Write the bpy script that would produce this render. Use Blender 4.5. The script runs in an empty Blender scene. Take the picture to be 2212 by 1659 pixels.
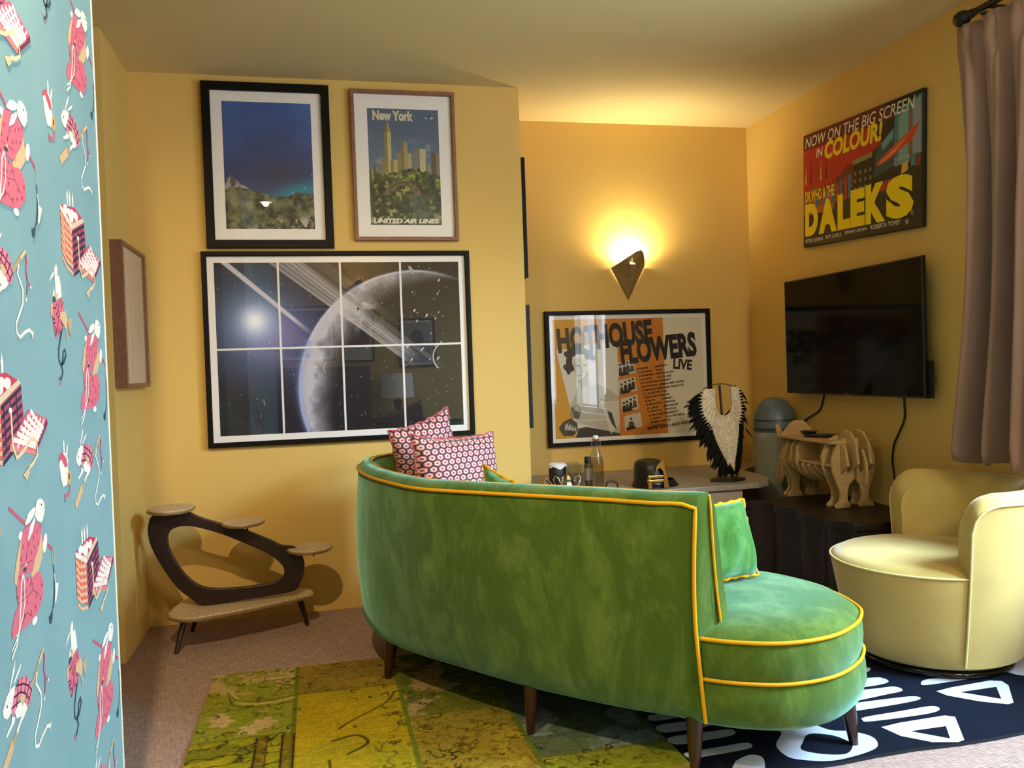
import bpy, bmesh, math, random
import numpy as np
from mathutils import Vector, Matrix, Euler
random.seed(7)
SC = bpy.context.scene
COL = SC.collection
PI = math.pi

# ------------------------------------------------------------------ camera
CAM = Vector((0, 0, 1.0735))
F_PX, PITCH, ROLL, YAW = 1829.96, 0.0193, -0.0341, 0.2245
fw = Vector((math.sin(YAW)*math.cos(PITCH), math.cos(YAW)*math.cos(PITCH), -math.sin(PITCH)))
r0 = Vector((math.cos(YAW), -math.sin(YAW), 0))
u0 = r0.cross(fw)
rt = math.cos(ROLL)*r0 + math.sin(ROLL)*u0
up = -math.sin(ROLL)*r0 + math.cos(ROLL)*u0
cd = bpy.data.cameras.new('camera')
cd.sensor_fit = 'HORIZONTAL'; cd.sensor_width = 36.0
cd.lens = 36.0*F_PX/2212.0
cd.clip_start = 0.02
cam = bpy.data.objects.new('camera', cd); COL.objects.link(cam)
M = Matrix((rt, up, -fw)).transposed().to_4x4(); M.translation = CAM
cam.matrix_world = M
SC.camera = cam

# ------------------------------------------------------------------ world, lights, exposure
SC.view_settings.view_transform = 'Standard'
SC.view_settings.look = 'None'
SC.view_settings.gamma = 1.0
SC.view_settings.use_curve_mapping = False
SC.view_settings.exposure = -0.12
SC.cycles.use_denoising = True
SC.cycles.max_bounces = 10
SC.cycles.diffuse_bounces = 6
SC.cycles.transparent_max_bounces = 16
SC.cycles.caustics_reflective = False
SC.cycles.caustics_refractive = False
SC.cycles.sample_clamp_indirect = 6.0
wd = bpy.data.worlds.new('daylight'); SC.world = wd; wd.use_nodes = True
bg = wd.node_tree.nodes['Background']
bg.inputs[0].default_value = (0.62, 0.80, 1.0, 1); bg.inputs[1].default_value = 4.0

def lamp(name, kind, loc, power, color, **kw):
    d = bpy.data.lights.new(name, kind); d.energy = power; d.color = color
    for k, v in kw.items():
        if k not in ('to', 'rot'): setattr(d, k, v)
    o = bpy.data.objects.new(name, d); COL.objects.link(o); o.location = loc
    if 'to' in kw:
        o.rotation_euler = (Vector(kw['to'])-Vector(loc)).to_track_quat('-Z', 'Y').to_euler()
    return o
# daylight through the window in the right wall, then two unseen fill lights added further back
lamp('window_daylight', 'AREA', (3.55, 0.35, 2.95), 1050, (0.46, 0.72, 1.0), shape='RECTANGLE', size=1.5, size_y=1.5, to=(1.45, 2.15, 0.3))
lamp('window_sky', 'AREA', (2.515, 1.545, 1.40), 40, (0.76, 0.89, 1.0), shape='RECTANGLE', size=1.25, size_y=1.40, to=(0, 1.545, 1.4))
lamp('rear_cool_fill', 'AREA', (2.515, -0.55, 1.40), 30, (0.86, 0.94, 1.0), shape='RECTANGLE', size=1.45, size_y=1.40, to=(0, 0.2, 1.5))  # cool fill, added to brighten the room from behind the camera
lamp('rear_warm_fill', 'AREA', (1.95, -1.0, 2.33), 17, (1.0, 0.86, 0.66), shape='DISK', size=0.4, spread=math.radians(95), to=(2.0, 3.0, 1.4))  # invented warm fill without a fixture, lifts the curtain and television wall
# recessed ceiling spot that throws the plant stand's shadow
lamp('downlight_beam', 'SPOT', (-0.34, 1.09, 2.388), 200, (1.0, 0.76, 0.44), spot_size=math.radians(92), spot_blend=0.7, shadow_soft_size=0.022, to=(-0.25, 3.2, 0.1))

# ------------------------------------------------------------------ colour and material helpers
def lin(h):
    h = h.lstrip('#')
    out = []
    for i in (0, 2, 4):
        v = int(h[i:i+2], 16)/255.0
        out.append(v/12.92 if v <= 0.04045 else ((v+0.055)/1.055)**2.4)
    return tuple(out)
MATS = {}
def mat(name, col, rough=0.6, metal=0.0, sheen=0.0, sheen_tint=None, noise=None, bump=0.0, bump_scale=200.0, spec=0.5, coat=0.0, emit=None):
    """noise = (second colour, scale, contrast lo, contrast hi, stretch xyz)"""
    m = bpy.data.materials.new(name); m.use_nodes = True
    nt = m.node_tree; b = nt.nodes['Principled BSDF']
    c = lin(col)
    b.inputs['Base Color'].default_value = (*c, 1)
    b.inputs['Roughness'].default_value = rough
    b.inputs['Metallic'].default_value = metal
    b.inputs['Specular IOR Level'].default_value = spec
    b.inputs['Coat Weight'].default_value = coat
    if sheen:
        b.inputs['Sheen Weight'].default_value = sheen
        b.inputs['Sheen Roughness'].default_value = 0.4
        if sheen_tint: b.inputs['Sheen Tint'].default_value = (*lin(sheen_tint), 1)
    if emit:
        b.inputs['Emission Color'].default_value = (*lin(emit[0]), 1); b.inputs['Emission Strength'].default_value = emit[1]
    tc = nt.nodes.new('ShaderNodeTexCoord')
    if noise:
        c2, sc, lo, hi, st = noise
        mp = nt.nodes.new('ShaderNodeMapping'); mp.inputs['Scale'].default_value = st
        n = nt.nodes.new('ShaderNodeTexNoise'); n.inputs['Scale'].default_value = sc; n.inputs['Detail'].default_value = 5; n.inputs['Distortion'].default_value = 0.6
        rp = nt.nodes.new('ShaderNodeMapRange'); rp.inputs[1].default_value = lo; rp.inputs[2].default_value = hi
        mx = nt.nodes.new('ShaderNodeMix'); mx.data_type = 'RGBA'
        mx.inputs[6].default_value = (*c, 1); mx.inputs[7].default_value = (*lin(c2), 1)
        L = nt.links.new
        L(tc.outputs['Object'], mp.inputs[0]); L(mp.outputs[0], n.inputs['Vector']); L(n.outputs[0], rp.inputs[0])
        L(rp.outputs[0], mx.inputs[0]); L(mx.outputs[2], b.inputs['Base Color'])
    if bump:
        n2 = nt.nodes.new('ShaderNodeTexNoise'); n2.inputs['Scale'].default_value = bump_scale; n2.inputs['Detail'].default_value = 3
        bp = nt.nodes.new('ShaderNodeBump'); bp.inputs['Strength'].default_value = bump; bp.inputs['Distance'].default_value = 0.002
        nt.links.new(tc.outputs['Object'], n2.inputs['Vector']); nt.links.new(n2.outputs[0], bp.inputs['Height']); nt.links.new(bp.outputs[0], b.inputs['Normal'])
    MATS[name] = m
    return m
def velvet(name, base, light, sheen, tint, scale=4.0):
    """brushed velvet: the nap lies in two directions, so patches differ in colour and sheen"""
    m = mat(name, base, 0.85, spec=0.1, bump=0.12, bump_scale=60)
    nt = m.node_tree; b = nt.nodes['Principled BSDF']; L = nt.links.new
    tc = nt.nodes.new('ShaderNodeTexCoord')
    n1 = nt.nodes.new('ShaderNodeTexNoise'); n1.inputs['Scale'].default_value = scale; n1.inputs['Detail'].default_value = 7; n1.inputs['Roughness'].default_value = 0.68; n1.inputs['Distortion'].default_value = 1.1
    mp = nt.nodes.new('ShaderNodeMapping'); mp.inputs['Scale'].default_value = (1.6, 1.6, 0.75); mp.inputs['Rotation'].default_value = (0.35, 0.2, 0.1)
    n2 = nt.nodes.new('ShaderNodeTexNoise'); n2.inputs['Scale'].default_value = scale*3.2; n2.inputs['Detail'].default_value = 6; n2.inputs['Roughness'].default_value = 0.7; n2.inputs['Distortion'].default_value = 0.8
    L(tc.outputs['Object'], mp.inputs[0]); L(mp.outputs[0], n1.inputs['Vector']); L(mp.outputs[0], n2.inputs['Vector'])
    a = nt.nodes.new('ShaderNodeMath'); a.operation = 'MULTIPLY_ADD'; a.inputs[1].default_value = 0.45; L(n2.outputs[0], a.inputs[0]); L(n1.outputs[0], a.inputs[2])
    r = nt.nodes.new('ShaderNodeMapRange'); r.inputs[1].default_value = 0.66; r.inputs[2].default_value = 0.98; L(a.outputs[0], r.inputs[0])
    mx = nt.nodes.new('ShaderNodeMix'); mx.data_type = 'RGBA'; mx.inputs[6].default_value = (*lin(base), 1); mx.inputs[7].default_value = (*lin(light), 1)
    L(r.outputs[0], mx.inputs[0]); L(mx.outputs[2], b.inputs['Base Color'])
    r2 = nt.nodes.new('ShaderNodeMapRange'); r2.inputs[3].default_value = sheen*0.7; r2.inputs[4].default_value = sheen; L(r.outputs[0], r2.inputs[0])
    L(r2.outputs[0], b.inputs['Sheen Weight']); b.inputs['Sheen Roughness'].default_value = 0.45; b.inputs['Sheen Tint'].default_value = (*lin(tint), 1)
    return m
def attr_mat(name, rough=0.55, spec=0.3, bump=0.0, bump_scale=300.0):
    m = mat(name, '#ffffff', rough, spec=spec, bump=bump, bump_scale=bump_scale)
    nt = m.node_tree; a = nt.nodes.new('ShaderNodeAttribute'); a.attribute_name = 'Col'
    nt.links.new(a.outputs['Color'], nt.nodes['Principled BSDF'].inputs['Base Color'])
    return m
def glass_pane_mat(name, rough=0.0, tint=(1, 1, 1), ior=1.5):
    m = bpy.data.materials.new(name); m.use_nodes = True; nt = m.node_tree; nt.nodes.clear()
    out = nt.nodes.new('ShaderNodeOutputMaterial'); mx = nt.nodes.new('ShaderNodeMixShader')
    tr = nt.nodes.new('ShaderNodeBsdfTransparent'); tr.inputs[0].default_value = (*tint, 1)
    gl = nt.nodes.new('ShaderNodeBsdfGlossy'); gl.inputs['Roughness'].default_value = rough
    lw = nt.nodes.new('ShaderNodeLayerWeight'); lw.inputs['Blend'].default_value = 0.5
    pw = nt.nodes.new('ShaderNodeMath'); pw.operation = 'POWER'; pw.inputs[1].default_value = 5.0
    f0 = ((ior-1)/(ior+1))**2
    fr = nt.nodes.new('ShaderNodeMath'); fr.operation = 'MULTIPLY_ADD'; fr.inputs[1].default_value = 1-f0; fr.inputs[2].default_value = f0
    L = nt.links.new
    L(lw.outputs['Facing'], pw.inputs[0]); L(pw.outputs[0], fr.inputs[0]); L(fr.outputs[0], mx.inputs[0]); L(tr.outputs[0], mx.inputs[1]); L(gl.outputs[0], mx.inputs[2]); L(mx.outputs[0], out.inputs[0])
    return m

WALL = mat('ochre_wall_paint', '#d9b567', 0.7, bump=0.08, bump_scale=260, spec=0.25)
CEIL = mat('cream_ceiling_paint', '#dac794', 0.8, bump=0.05, bump_scale=200, spec=0.2)
PRINT = attr_mat('printed_paper')
PRINT_MATT = attr_mat('printed_wallpaper', 0.7, 0.2)
RUGM = attr_mat('woven_rug_pile', 0.95, 0.05, bump=0.5, bump_scale=420)
PANE = glass_pane_mat('picture_glass', ior=1.75)
TUMBLER = glass_pane_mat('tumbler_glass', tint=(0.90, 0.91, 0.90), ior=1.45)
BOTTLEG = glass_pane_mat('clear_bottle_glass', tint=(0.86, 0.88, 0.86), ior=1.5)
BLACKF = mat('black_frame_wood', '#0e0b09', 0.5, spec=0.15)
BROWNF = mat('pale_brown_frame_wood', '#8f6248', 0.5, noise=('#7a4e36', 30, 0.3, 0.7, (1, 1, 8)))
NAVYF = mat('dark_navy_frame', '#1b2028', 0.5, spec=0.2)
MOUNT = mat('white_mount_board', '#f7f0ea', 0.8)

# ------------------------------------------------------------------ object helpers
def basis(o):
    return Matrix.LocRotScale(o.location, o.rotation_euler, o.scale)
def thing(name, label, cat, loc=(0, 0, 0), rot=(0, 0, 0), group=None):
    o = bpy.data.objects.new(name, None); COL.objects.link(o); o.empty_display_size = 0.05
    o.location = loc; o.rotation_euler = rot
    o['label'] = label; o['category'] = cat
    if group: o['group'] = group
    return o
def tag(o, label, cat, group=None, kind=None):
    if label: o['label'] = label
    if cat: o['category'] = cat
    if group: o['group'] = group
    if kind: o['kind'] = kind
    return o
def worldmat(o):
    m = o.matrix_basis.copy()
    if o.parent: m = worldmat(o.parent) @ o.matrix_parent_inverse @ m
    return m
def link(o, parent=None, local=False):
    COL.objects.link(o)
    if parent:
        o.parent = parent
        if not local: o.matrix_parent_inverse = worldmat(parent).inverted()
    return o
def meshobj(name, verts, faces, material=None, parent=None, local=False, smooth=False, label=None):
    me = bpy.data.meshes.new(name)
    me.from_pydata([tuple(v) for v in verts], [], [tuple(f) for f in faces]); me.update()
    if smooth:
        me.polygons.foreach_set('use_smooth', [True]*len(me.polygons))
    if material: me.materials.append(material)
    o = bpy.data.objects.new(name, me)
    link(o, parent, local)
    if label: o['label'] = label
    return o
def recalc(o):
    bm = bmesh.new(); bm.from_mesh(o.data); bmesh.ops.recalc_face_normals(bm, faces=bm.faces); bm.to_mesh(o.data); bm.free()
    return o
def bevel(o, w, seg=2, angle=35):
    md = o.modifiers.new('bevel', 'BEVEL'); md.width = w; md.segments = seg; md.limit_method = 'ANGLE'; md.angle_limit = math.radians(angle)
    return o
def subsurf(o, n=1):
    md = o.modifiers.new('smooth', 'SUBSURF'); md.levels = n; md.render_levels = n
    return o

class MB:
    """collects shapes into one mesh"""
    def __init__(s): s.v = []; s.f = []
    def add(s, vs, fs):
        n = len(s.v); s.v += [tuple(v) for v in vs]; s.f += [tuple(i+n for i in f) for f in fs]; return s
    def box(s, x0, x1, y0, y1, z0, z1):
        vs = [(x, y, z) for x in (x0, x1) for y in (y0, y1) for z in (z0, z1)]
        return s.add(vs, [(0, 1, 3, 2), (4, 6, 7, 5), (0, 4, 5, 1), (2, 3, 7, 6), (0, 2, 6, 4), (1, 5, 7, 3)])
    def prism(s, pts, axis, a, b):
        """polygon pts (2D) extruded along axis from a to b; axis x: (y,z)  y: (x,z)  z: (x,y)"""
        def P(p, t): return {'x': (t, p[0], p[1]), 'y': (p[0], t, p[1]), 'z': (p[0], p[1], t)}[axis]
        n = len(pts)
        vs = [P(p, a) for p in pts]+[P(p, b) for p in pts]
        fs = [tuple(range(n-1, -1, -1)), tuple(range(n, 2*n))]+[(i, (i+1) % n, n+(i+1) % n, n+i) for i in range(n)]
        return s.add(vs, fs)
    def tube(s, pts, r, seg=8, closed=False, caps=True):
        pts = [Vector(p) for p in pts]; n = len(pts)
        rr = r if isinstance(r, (list, tuple)) else [r]*n
        tan = []
        for i in range(n):
            a = pts[(i-1) % n] if (closed or i > 0) else pts[i]
            b = pts[(i+1) % n] if (closed or i < n-1) else pts[i]
            t = (b-a); tan.append(t.normalized() if t.length > 1e-9 else Vector((0, 0, 1)))
        t0 = tan[0]; nrm = t0.orthogonal().normalized()
        rings = []
        for i in range(n):
            t = tan[i]
            nrm = (nrm - t*nrm.dot(t))
            nrm = nrm.normalized() if nrm.length > 1e-6 else t.orthogonal().normalized()
            bn = t.cross(nrm)
            rings.append([pts[i]+rr[i]*(math.cos(2*PI*k/seg)*nrm+math.sin(2*PI*k/seg)*bn) for k in range(seg)])
        vs = [v for g in rings for v in g]; fs = []
        for i in range(n if closed else n-1):
            j = (i+1) % n
            for k in range(seg):
                fs.append((i*seg+k, i*seg+(k+1) % seg, j*seg+(k+1) % seg, j*seg+k))
        if not closed and caps:
            fs.append(tuple(range(seg-1, -1, -1))); fs.append(tuple((n-1)*seg+k for k in range(seg)))
        return s.add(vs, fs)
    def lathe(s, prof, c=(0, 0, 0), seg=32, sx=1, sy=1, cap=True):
        vs = []; fs = []; n = len(prof)
        for r, z in prof:
            for k in range(seg):
                a = 2*PI*k/seg; vs.append((c[0]+r*sx*math.cos(a), c[1]+r*sy*math.sin(a), c[2]+z))
        for i in range(n-1):
            for k in range(seg):
                fs.append((i*seg+k, i*seg+(k+1) % seg, (i+1)*seg+(k+1) % seg, (i+1)*seg+k))
        if cap:
            fs.append(tuple(range(seg-1, -1, -1))); fs.append(tuple((n-1)*seg+k for k in range(seg)))
        return s.add(vs, fs)
    def loft(s, rings, closed=True, cap=True):
        """rings: lists of equal length"""
        n = len(rings[0]); vs = [v for g in rings for v in g]; fs = []
        for i in range(len(rings)-1):
            for k in range(n if closed else n-1):
                fs.append((i*n+k, i*n+(k+1) % n, (i+1)*n+(k+1) % n, (i+1)*n+k))
        if cap and closed:
            fs.append(tuple(range(n-1, -1, -1))); fs.append(tuple((len(rings)-1)*n+k for k in range(n)))
        return s.add(vs, fs)
    def build(s, name, material=None, parent=None, smooth=False, local=False, label=None):
        o = meshobj(name, s.v, s.f, material, parent, local, smooth, label)
        recalc(o)
        if smooth:
            try: o.data.set_sharp_from_angle(angle=math.radians(50))
            except Exception: pass
        return o

def cr_path(pts, n, closed=False):
    """Catmull-Rom through pts, n samples per span"""
    P = [Vector(p) for p in pts]; m = len(P); out = []
    for i in range(m if closed else m-1):
        p1, p2 = P[i], P[(i+1) % m]
        p0 = P[(i-1) % m] if (closed or i > 0) else p1*2-p2
        p3 = P[(i+2) % m] if (closed or i < m-2) else p2*2-p1
        for k in range(n):
            t = k/n
            out.append(0.5*((2*p1)+(p2-p0)*t+(2*p0-5*p1+4*p2-p3)*t*t+(3*p1-p0-3*p2+p3)*t**3))
    if not closed: out.append(P[-1].copy())
    return out
def resample(pts, n, closed=False):
    P = [Vector(p) for p in pts]
    if closed: P = P+[P[0]]
    L = [0]
    for a, b in zip(P, P[1:]): L.append(L[-1]+(b-a).length)
    out = []; j = 0
    m = n if closed else n-1
    for i in range(n):
        d = L[-1]*i/m
        while j < len(L)-2 and L[j+1] < d: j += 1
        t = (d-L[j])/max(1e-9, L[j+1]-L[j])
        out.append(P[j].lerp(P[j+1], t))
    return out

# ------------------------------------------------------------------ flat artwork: coloured shapes and lettering
class Art:
    STEP = 1.2e-5
    def __init__(s): s.v = []; s.f = []; s.c = []; s.z = 0.0
    def poly(s, pts, col):
        s.z += s.STEP; n = len(s.v)
        s.v += [(p[0], p[1], s.z) for p in pts]; s.f.append(tuple(range(n, n+len(pts)))); s.c.append(lin(col)); return s
    def rect(s, x0, y0, x1, y1, col): return s.poly([(x0, y0), (x1, y0), (x1, y1), (x0, y1)], col)
    def ell(s, cx, cy, rx, ry, col, rot=0.0, n=18):
        c, q = math.cos(rot), math.sin(rot)
        return s.poly([(cx+rx*math.cos(2*PI*k/n)*c-ry*math.sin(2*PI*k/n)*q, cy+rx*math.cos(2*PI*k/n)*q+ry*math.sin(2*PI*k/n)*c) for k in range(n)], col)
    def line(s, pts, w, col):
        P = [Vector(p).to_2d() for p in pts]; a = []; b = []
        for i, p in enumerate(P):
            t = (P[min(i+1, len(P)-1)]-P[max(i-1, 0)]); t.normalize(); nn = Vector((-t.y, t.x))*w/2
            a.append(p+nn); b.append(p-nn)
        s.z += s.STEP
        for i in range(len(P)-1):
            n = len(s.v)
            s.v += [(q.x, q.y, s.z) for q in (a[i], b[i], b[i+1], a[i+1])]; s.f.append((n, n+1, n+2, n+3)); s.c.append(lin(col))
        return s
    def text(s, body, x, y, w, h, col, bold=0.0, shear=0.0, rot=0.0, key=None):
        """lettering whose box is w x h with its lower left corner at x, y"""
        vs, fs = text_mesh(body, bold, shear)
        x0 = min(v[0] for v in vs); x1 = max(v[0] for v in vs); y0 = min(v[1] for v in vs); y1 = max(v[1] for v in vs)
        s.z += s.STEP*2; n = len(s.v); c, q = math.cos(rot), math.sin(rot)
        for v in vs:
            a = (v[0]-x0)/(x1-x0)*w; b = (v[1]-y0)/(y1-y0)*h
            s.v.append((x+a*c-b*q, y+a*q+b*c, s.z))
        for f in fs: s.f.append(tuple(i+n for i in f)); s.c.append(lin(col))
        return s
    def build(s, name, parent=None, material=None, local=True, label=None):
        o = meshobj(name, s.v, s.f, material or PRINT, parent, local, False, label)
        at = o.data.color_attributes.new('Col', 'FLOAT_COLOR', 'CORNER')
        buf = []
        for p, c in zip(o.data.polygons, s.c): buf += [c[0], c[1], c[2], 1.0]*p.loop_total
        at.data.foreach_set('color', buf)
        return o
_tc = {}
def text_mesh(body, bold=0.0, shear=0.0):
    k = (body, bold, shear)
    if k in _tc: return _tc[k]
    cu = bpy.data.curves.new('lettering_curve', 'FONT'); cu.body = body; cu.size = 1.0; cu.offset = bold; cu.shear = shear
    cu.resolution_u = 3; cu.fill_mode = 'FRONT' if hasattr(cu, 'fill_mode') else 'BOTH'
    cu.dimensions = '2D'
    o = bpy.data.objects.new('lettering_temp', cu); COL.objects.link(o)
    dg = bpy.context.evaluated_depsgraph_get(); dg.update()
    me = o.evaluated_get(dg).to_mesh()
    vs = [tuple(v.co) for v in me.vertices]; fs = [tuple(p.vertices) for p in me.polygons]
    o.evaluated_get(dg).to_mesh_clear()
    bpy.data.objects.remove(o); bpy.data.curves.remove(cu)
    _tc[k] = (vs, fs)
    return _tc[k]

# ------------------------------------------------------------------ finely coloured surfaces (photographs, rugs)
def vnoise(h, w, cell, seed, stretch=(1, 1)):
    rng = np.random.default_rng(seed)
    gh, gw = int(h/(cell*stretch[1]))+3, int(w/(cell*stretch[0]))+3
    g = rng.random((gh, gw))
    y = np.arange(h)/(cell*stretch[1]); x = np.arange(w)/(cell*stretch[0])
    yi = y.astype(int); xi = x.astype(int); fy = (y-yi)[:, None]; fx = (x-xi)[None, :]
    fy = fy*fy*(3-2*fy); fx = fx*fx*(3-2*fx)
    a = g[yi][:, xi]; b = g[yi][:, xi+1]; c = g[yi+1][:, xi]; d = g[yi+1][:, xi+1]
    return (a*(1-fx)+b*fx)*(1-fy)+(c*(1-fx)+d*fx)*fy
def fbm(h, w, cell, seed, octv=4, stretch=(1, 1)):
    o = np.zeros((h, w)); a = 0.5; tot = 0
    for i in range(octv):
        o += a*vnoise(h, w, max(1.01, cell/2**i), seed+i*17, stretch); tot += a; a *= 0.55
    return o/tot
def hexa(c): c = c.lstrip('#'); return np.array([int(c[i:i+2], 16)/255 for i in (0, 2, 4)])
def blend(img, mask, col):
    m = np.clip(mask, 0, 1)[..., None]; c = hexa(col) if isinstance(col, str) else col
    return img*(1-m)+c*m
def to_lin(a): return np.where(a <= 0.04045, a/12.92, ((a+0.055)/1.055)**2.4)
def raster(name, img, width, height, parent=None, material=None, origin=(0, 0, 0), local=True):
    """img row 0 at the bottom; lies in the local xy plane"""
    h, w, _ = img.shape
    X, Y = np.meshgrid(np.linspace(0, width, w), np.linspace(0, height, h))
    co = np.stack([X+origin[0], Y+origin[1], np.full_like(X, origin[2])], -1).reshape(-1, 3).astype(np.float32)
    me = bpy.data.meshes.new(name); nv = w*h; nf = (w-1)*(h-1)
    idx = np.arange(nv).reshape(h, w)
    q = np.stack([idx[:-1, :-1], idx[:-1, 1:], idx[1:, 1:], idx[1:, :-1]], -1).reshape(-1).astype(np.int32)
    me.vertices.add(nv); me.vertices.foreach_set('co', co.ravel())
    me.loops.add(nf*4); me.loops.foreach_set('vertex_index', q)
    me.polygons.add(nf); me.polygons.foreach_set('loop_start', np.arange(0, nf*4, 4, dtype=np.int32))
    me.update(calc_edges=True)
    at = me.color_attributes.new('Col', 'FLOAT_COLOR', 'POINT')
    rgba = np.ones((nv, 4), np.float32); rgba[:, :3] = to_lin(np.clip(img, 0, 1)).reshape(-1, 3)
    at.data.foreach_set('color', rgba.ravel())
    me.materials.append(material or PRINT)
    o = bpy.data.objects.new(name, me); link(o, parent, local)
    return o
# ================================================================== the room
YL, YB, XL, XC, XR, H = 3.9287, 4.449, -0.7515, 0.9761, 2.4409, 2.4
XW, YW = -0.45, 2.0            # wallpapered wall plane and its end
YREAR = -2.0
def struct(name, mb, m, parent=None):
    o = mb.build(name, m, parent); o['kind'] = 'structure'; return o
CARPET = mat('brown_woven_carpet', '#8d7263', 0.95, spec=0.05)
def carpet_nodes(m):
    nt = m.node_tree; b = nt.nodes['Principled BSDF']; L = nt.links.new
    tc = nt.nodes.new('ShaderNodeTexCoord'); res = []
    for st, sc in (((9, 120, 1), 2.6), ((120, 9, 1), 2.6), ((1, 1, 1), 3)):
        mp = nt.nodes.new('ShaderNodeMapping'); mp.inputs['Scale'].default_value = st; mp.inputs['Rotation'].default_value = (0, 0, 0.12)
        n = nt.nodes.new('ShaderNodeTexNoise'); n.inputs['Scale'].default_value = sc; n.inputs['Detail'].default_value = 4
        L(tc.outputs['Object'], mp.inputs[0]); L(mp.outputs[0], n.inputs['Vector']); res.append(n)
    a = nt.nodes.new('ShaderNodeMath'); a.operation = 'ADD'; L(res[0].outputs[0], a.inputs[0]); L(res[1].outputs[0], a.inputs[1])
    rp = nt.nodes.new('ShaderNodeMapRange'); rp.inputs[1].default_value = 0.72; rp.inputs[2].default_value = 1.28; L(a.outputs[0], rp.inputs[0])
    mx = nt.nodes.new('ShaderNodeMix'); mx.data_type = 'RGBA'; mx.inputs[6].default_value = (*lin('#7b655a'), 1); mx.inputs[7].default_value = (*lin('#ba9d90'), 1)
    L(rp.outputs[0], mx.inputs[0]); L(mx.outputs[2], b.inputs['Base Color'])
    bp = nt.nodes.new('ShaderNodeBump'); bp.inputs['Strength'].default_value = 0.4; bp.inputs['Distance'].default_value = 0.003
    L(a.outputs[0], bp.inputs['Height']); L(bp.outputs[0], b.inputs['Normal'])
carpet_nodes(CARPET)
struct('floor', MB().box(-2.0, 2.65, YREAR, 4.6, -0.1, 0), CARPET)
struct('ceiling', MB().box(-2.0, 2.65, YREAR, 4.6, H, H+0.1), CEIL)
struct('wall_picture', MB().box(XL-0.15, XC, YL, YL+0.62, 0, H), WALL)             # the wall the pictures hang on, a solid block beside the alcove
struct('wall_alcove', MB().box(XC, 2.6, YB, YB+0.12, 0, H), WALL)
struct('wall_side', MB().box(-1.9, XL, 3.455, YL+0.1, 0, H), WALL)
WY0, WY1, WZ0, WZ1 = 0.86, 2.24, 0.63, 2.16
WX = XR+0.17
struct('wall_window', MB().box(XR, WX, WY1, YB+0.1, 0, H).box(XR, WX, 0.25, WY0, 0, H).box(XR, WX, YREAR, -1.35, 0, H).box(XR, WX, WY0, WY1, 0, WZ0).box(XR, WX, WY0, WY1, WZ1, H).box(XR, WX, -1.35, .25, 0, WZ0).box(XR, WX, -1.35, .25, WZ1, H), WALL)
struct('wall_rear', MB().box(-0.6, WX, YREAR-0.1, YREAR, 0, H), WALL)
struct('wall_passage', MB().box(-2.0, -1.9, 1.0, 3.9, 0, H).box(-2.0, XW-0.14, 0.9, 1.0, 0, H), WALL)
TEAL = mat('teal_wallpaper_ground', '#7fa8b2', 0.65, noise=('#88b0b8', 6, 0.3, 0.7, (1, 1, 1)), spec=0.25)
EDGE = mat('white_wallpaper_edge_trim', '#f2ece0', 0.6)
wl = struct('wall_left', MB().box(XW-0.14, XW, YREAR, YW, 0, H), TEAL)
struct('trim_1', MB().box(XW-0.14, XW+0.0015, YW, YW+0.006, 0, H), EDGE)
t2 = struct('trim_2', MB().box(XL, XL+0.005, 3.665, 3.85, 0.095, 0.236), WALL); bevel(t2, 0.002)

# windows in the right wall; the rear one is unseen, added for fill light
WHITEP = mat('white_window_paint', '#e9e6e0', 0.4)
WG = glass_pane_mat('window_glass'); t = 0.05
for nm, a, b in (('window_1', WY0, WY1), ('added_window', -1.35, .25)):
    wb = MB(); m_ = (a+b)/2
    wb.box(WX-0.15, WX-0.10, a, a+t, WZ0, WZ1).box(WX-0.15, WX-0.10, b-t, b, WZ0, WZ1).box(WX-0.15, WX-0.10, a, b, WZ0, WZ0+t).box(WX-0.15, WX-0.10, a, b, WZ1-t, WZ1)
    wb.box(WX-0.15, WX-0.10, m_-.03, m_+.03, WZ0, WZ1)
    w1 = struct(nm, wb, WHITEP)
    pv = []; pf = []
    for ya, yb_ in ((a+t, m_-.03), (m_+.03, b-t)):
        k_ = len(pv); pv += [(WX-.125, ya, WZ0+t), (WX-.125, ya, WZ1-t), (WX-.125, yb_, WZ1-t), (WX-.125, yb_, WZ0+t)]; pf.append((k_+3, k_+2, k_+1, k_))
    meshobj('window_pane', pv, pf, WG, w1)
    MB().box(XR-0.03, WX-0.15, a-0.03, b+0.03, WZ0-0.03, WZ0+0.003).build('window_sill', WHITEP, w1)

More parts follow.
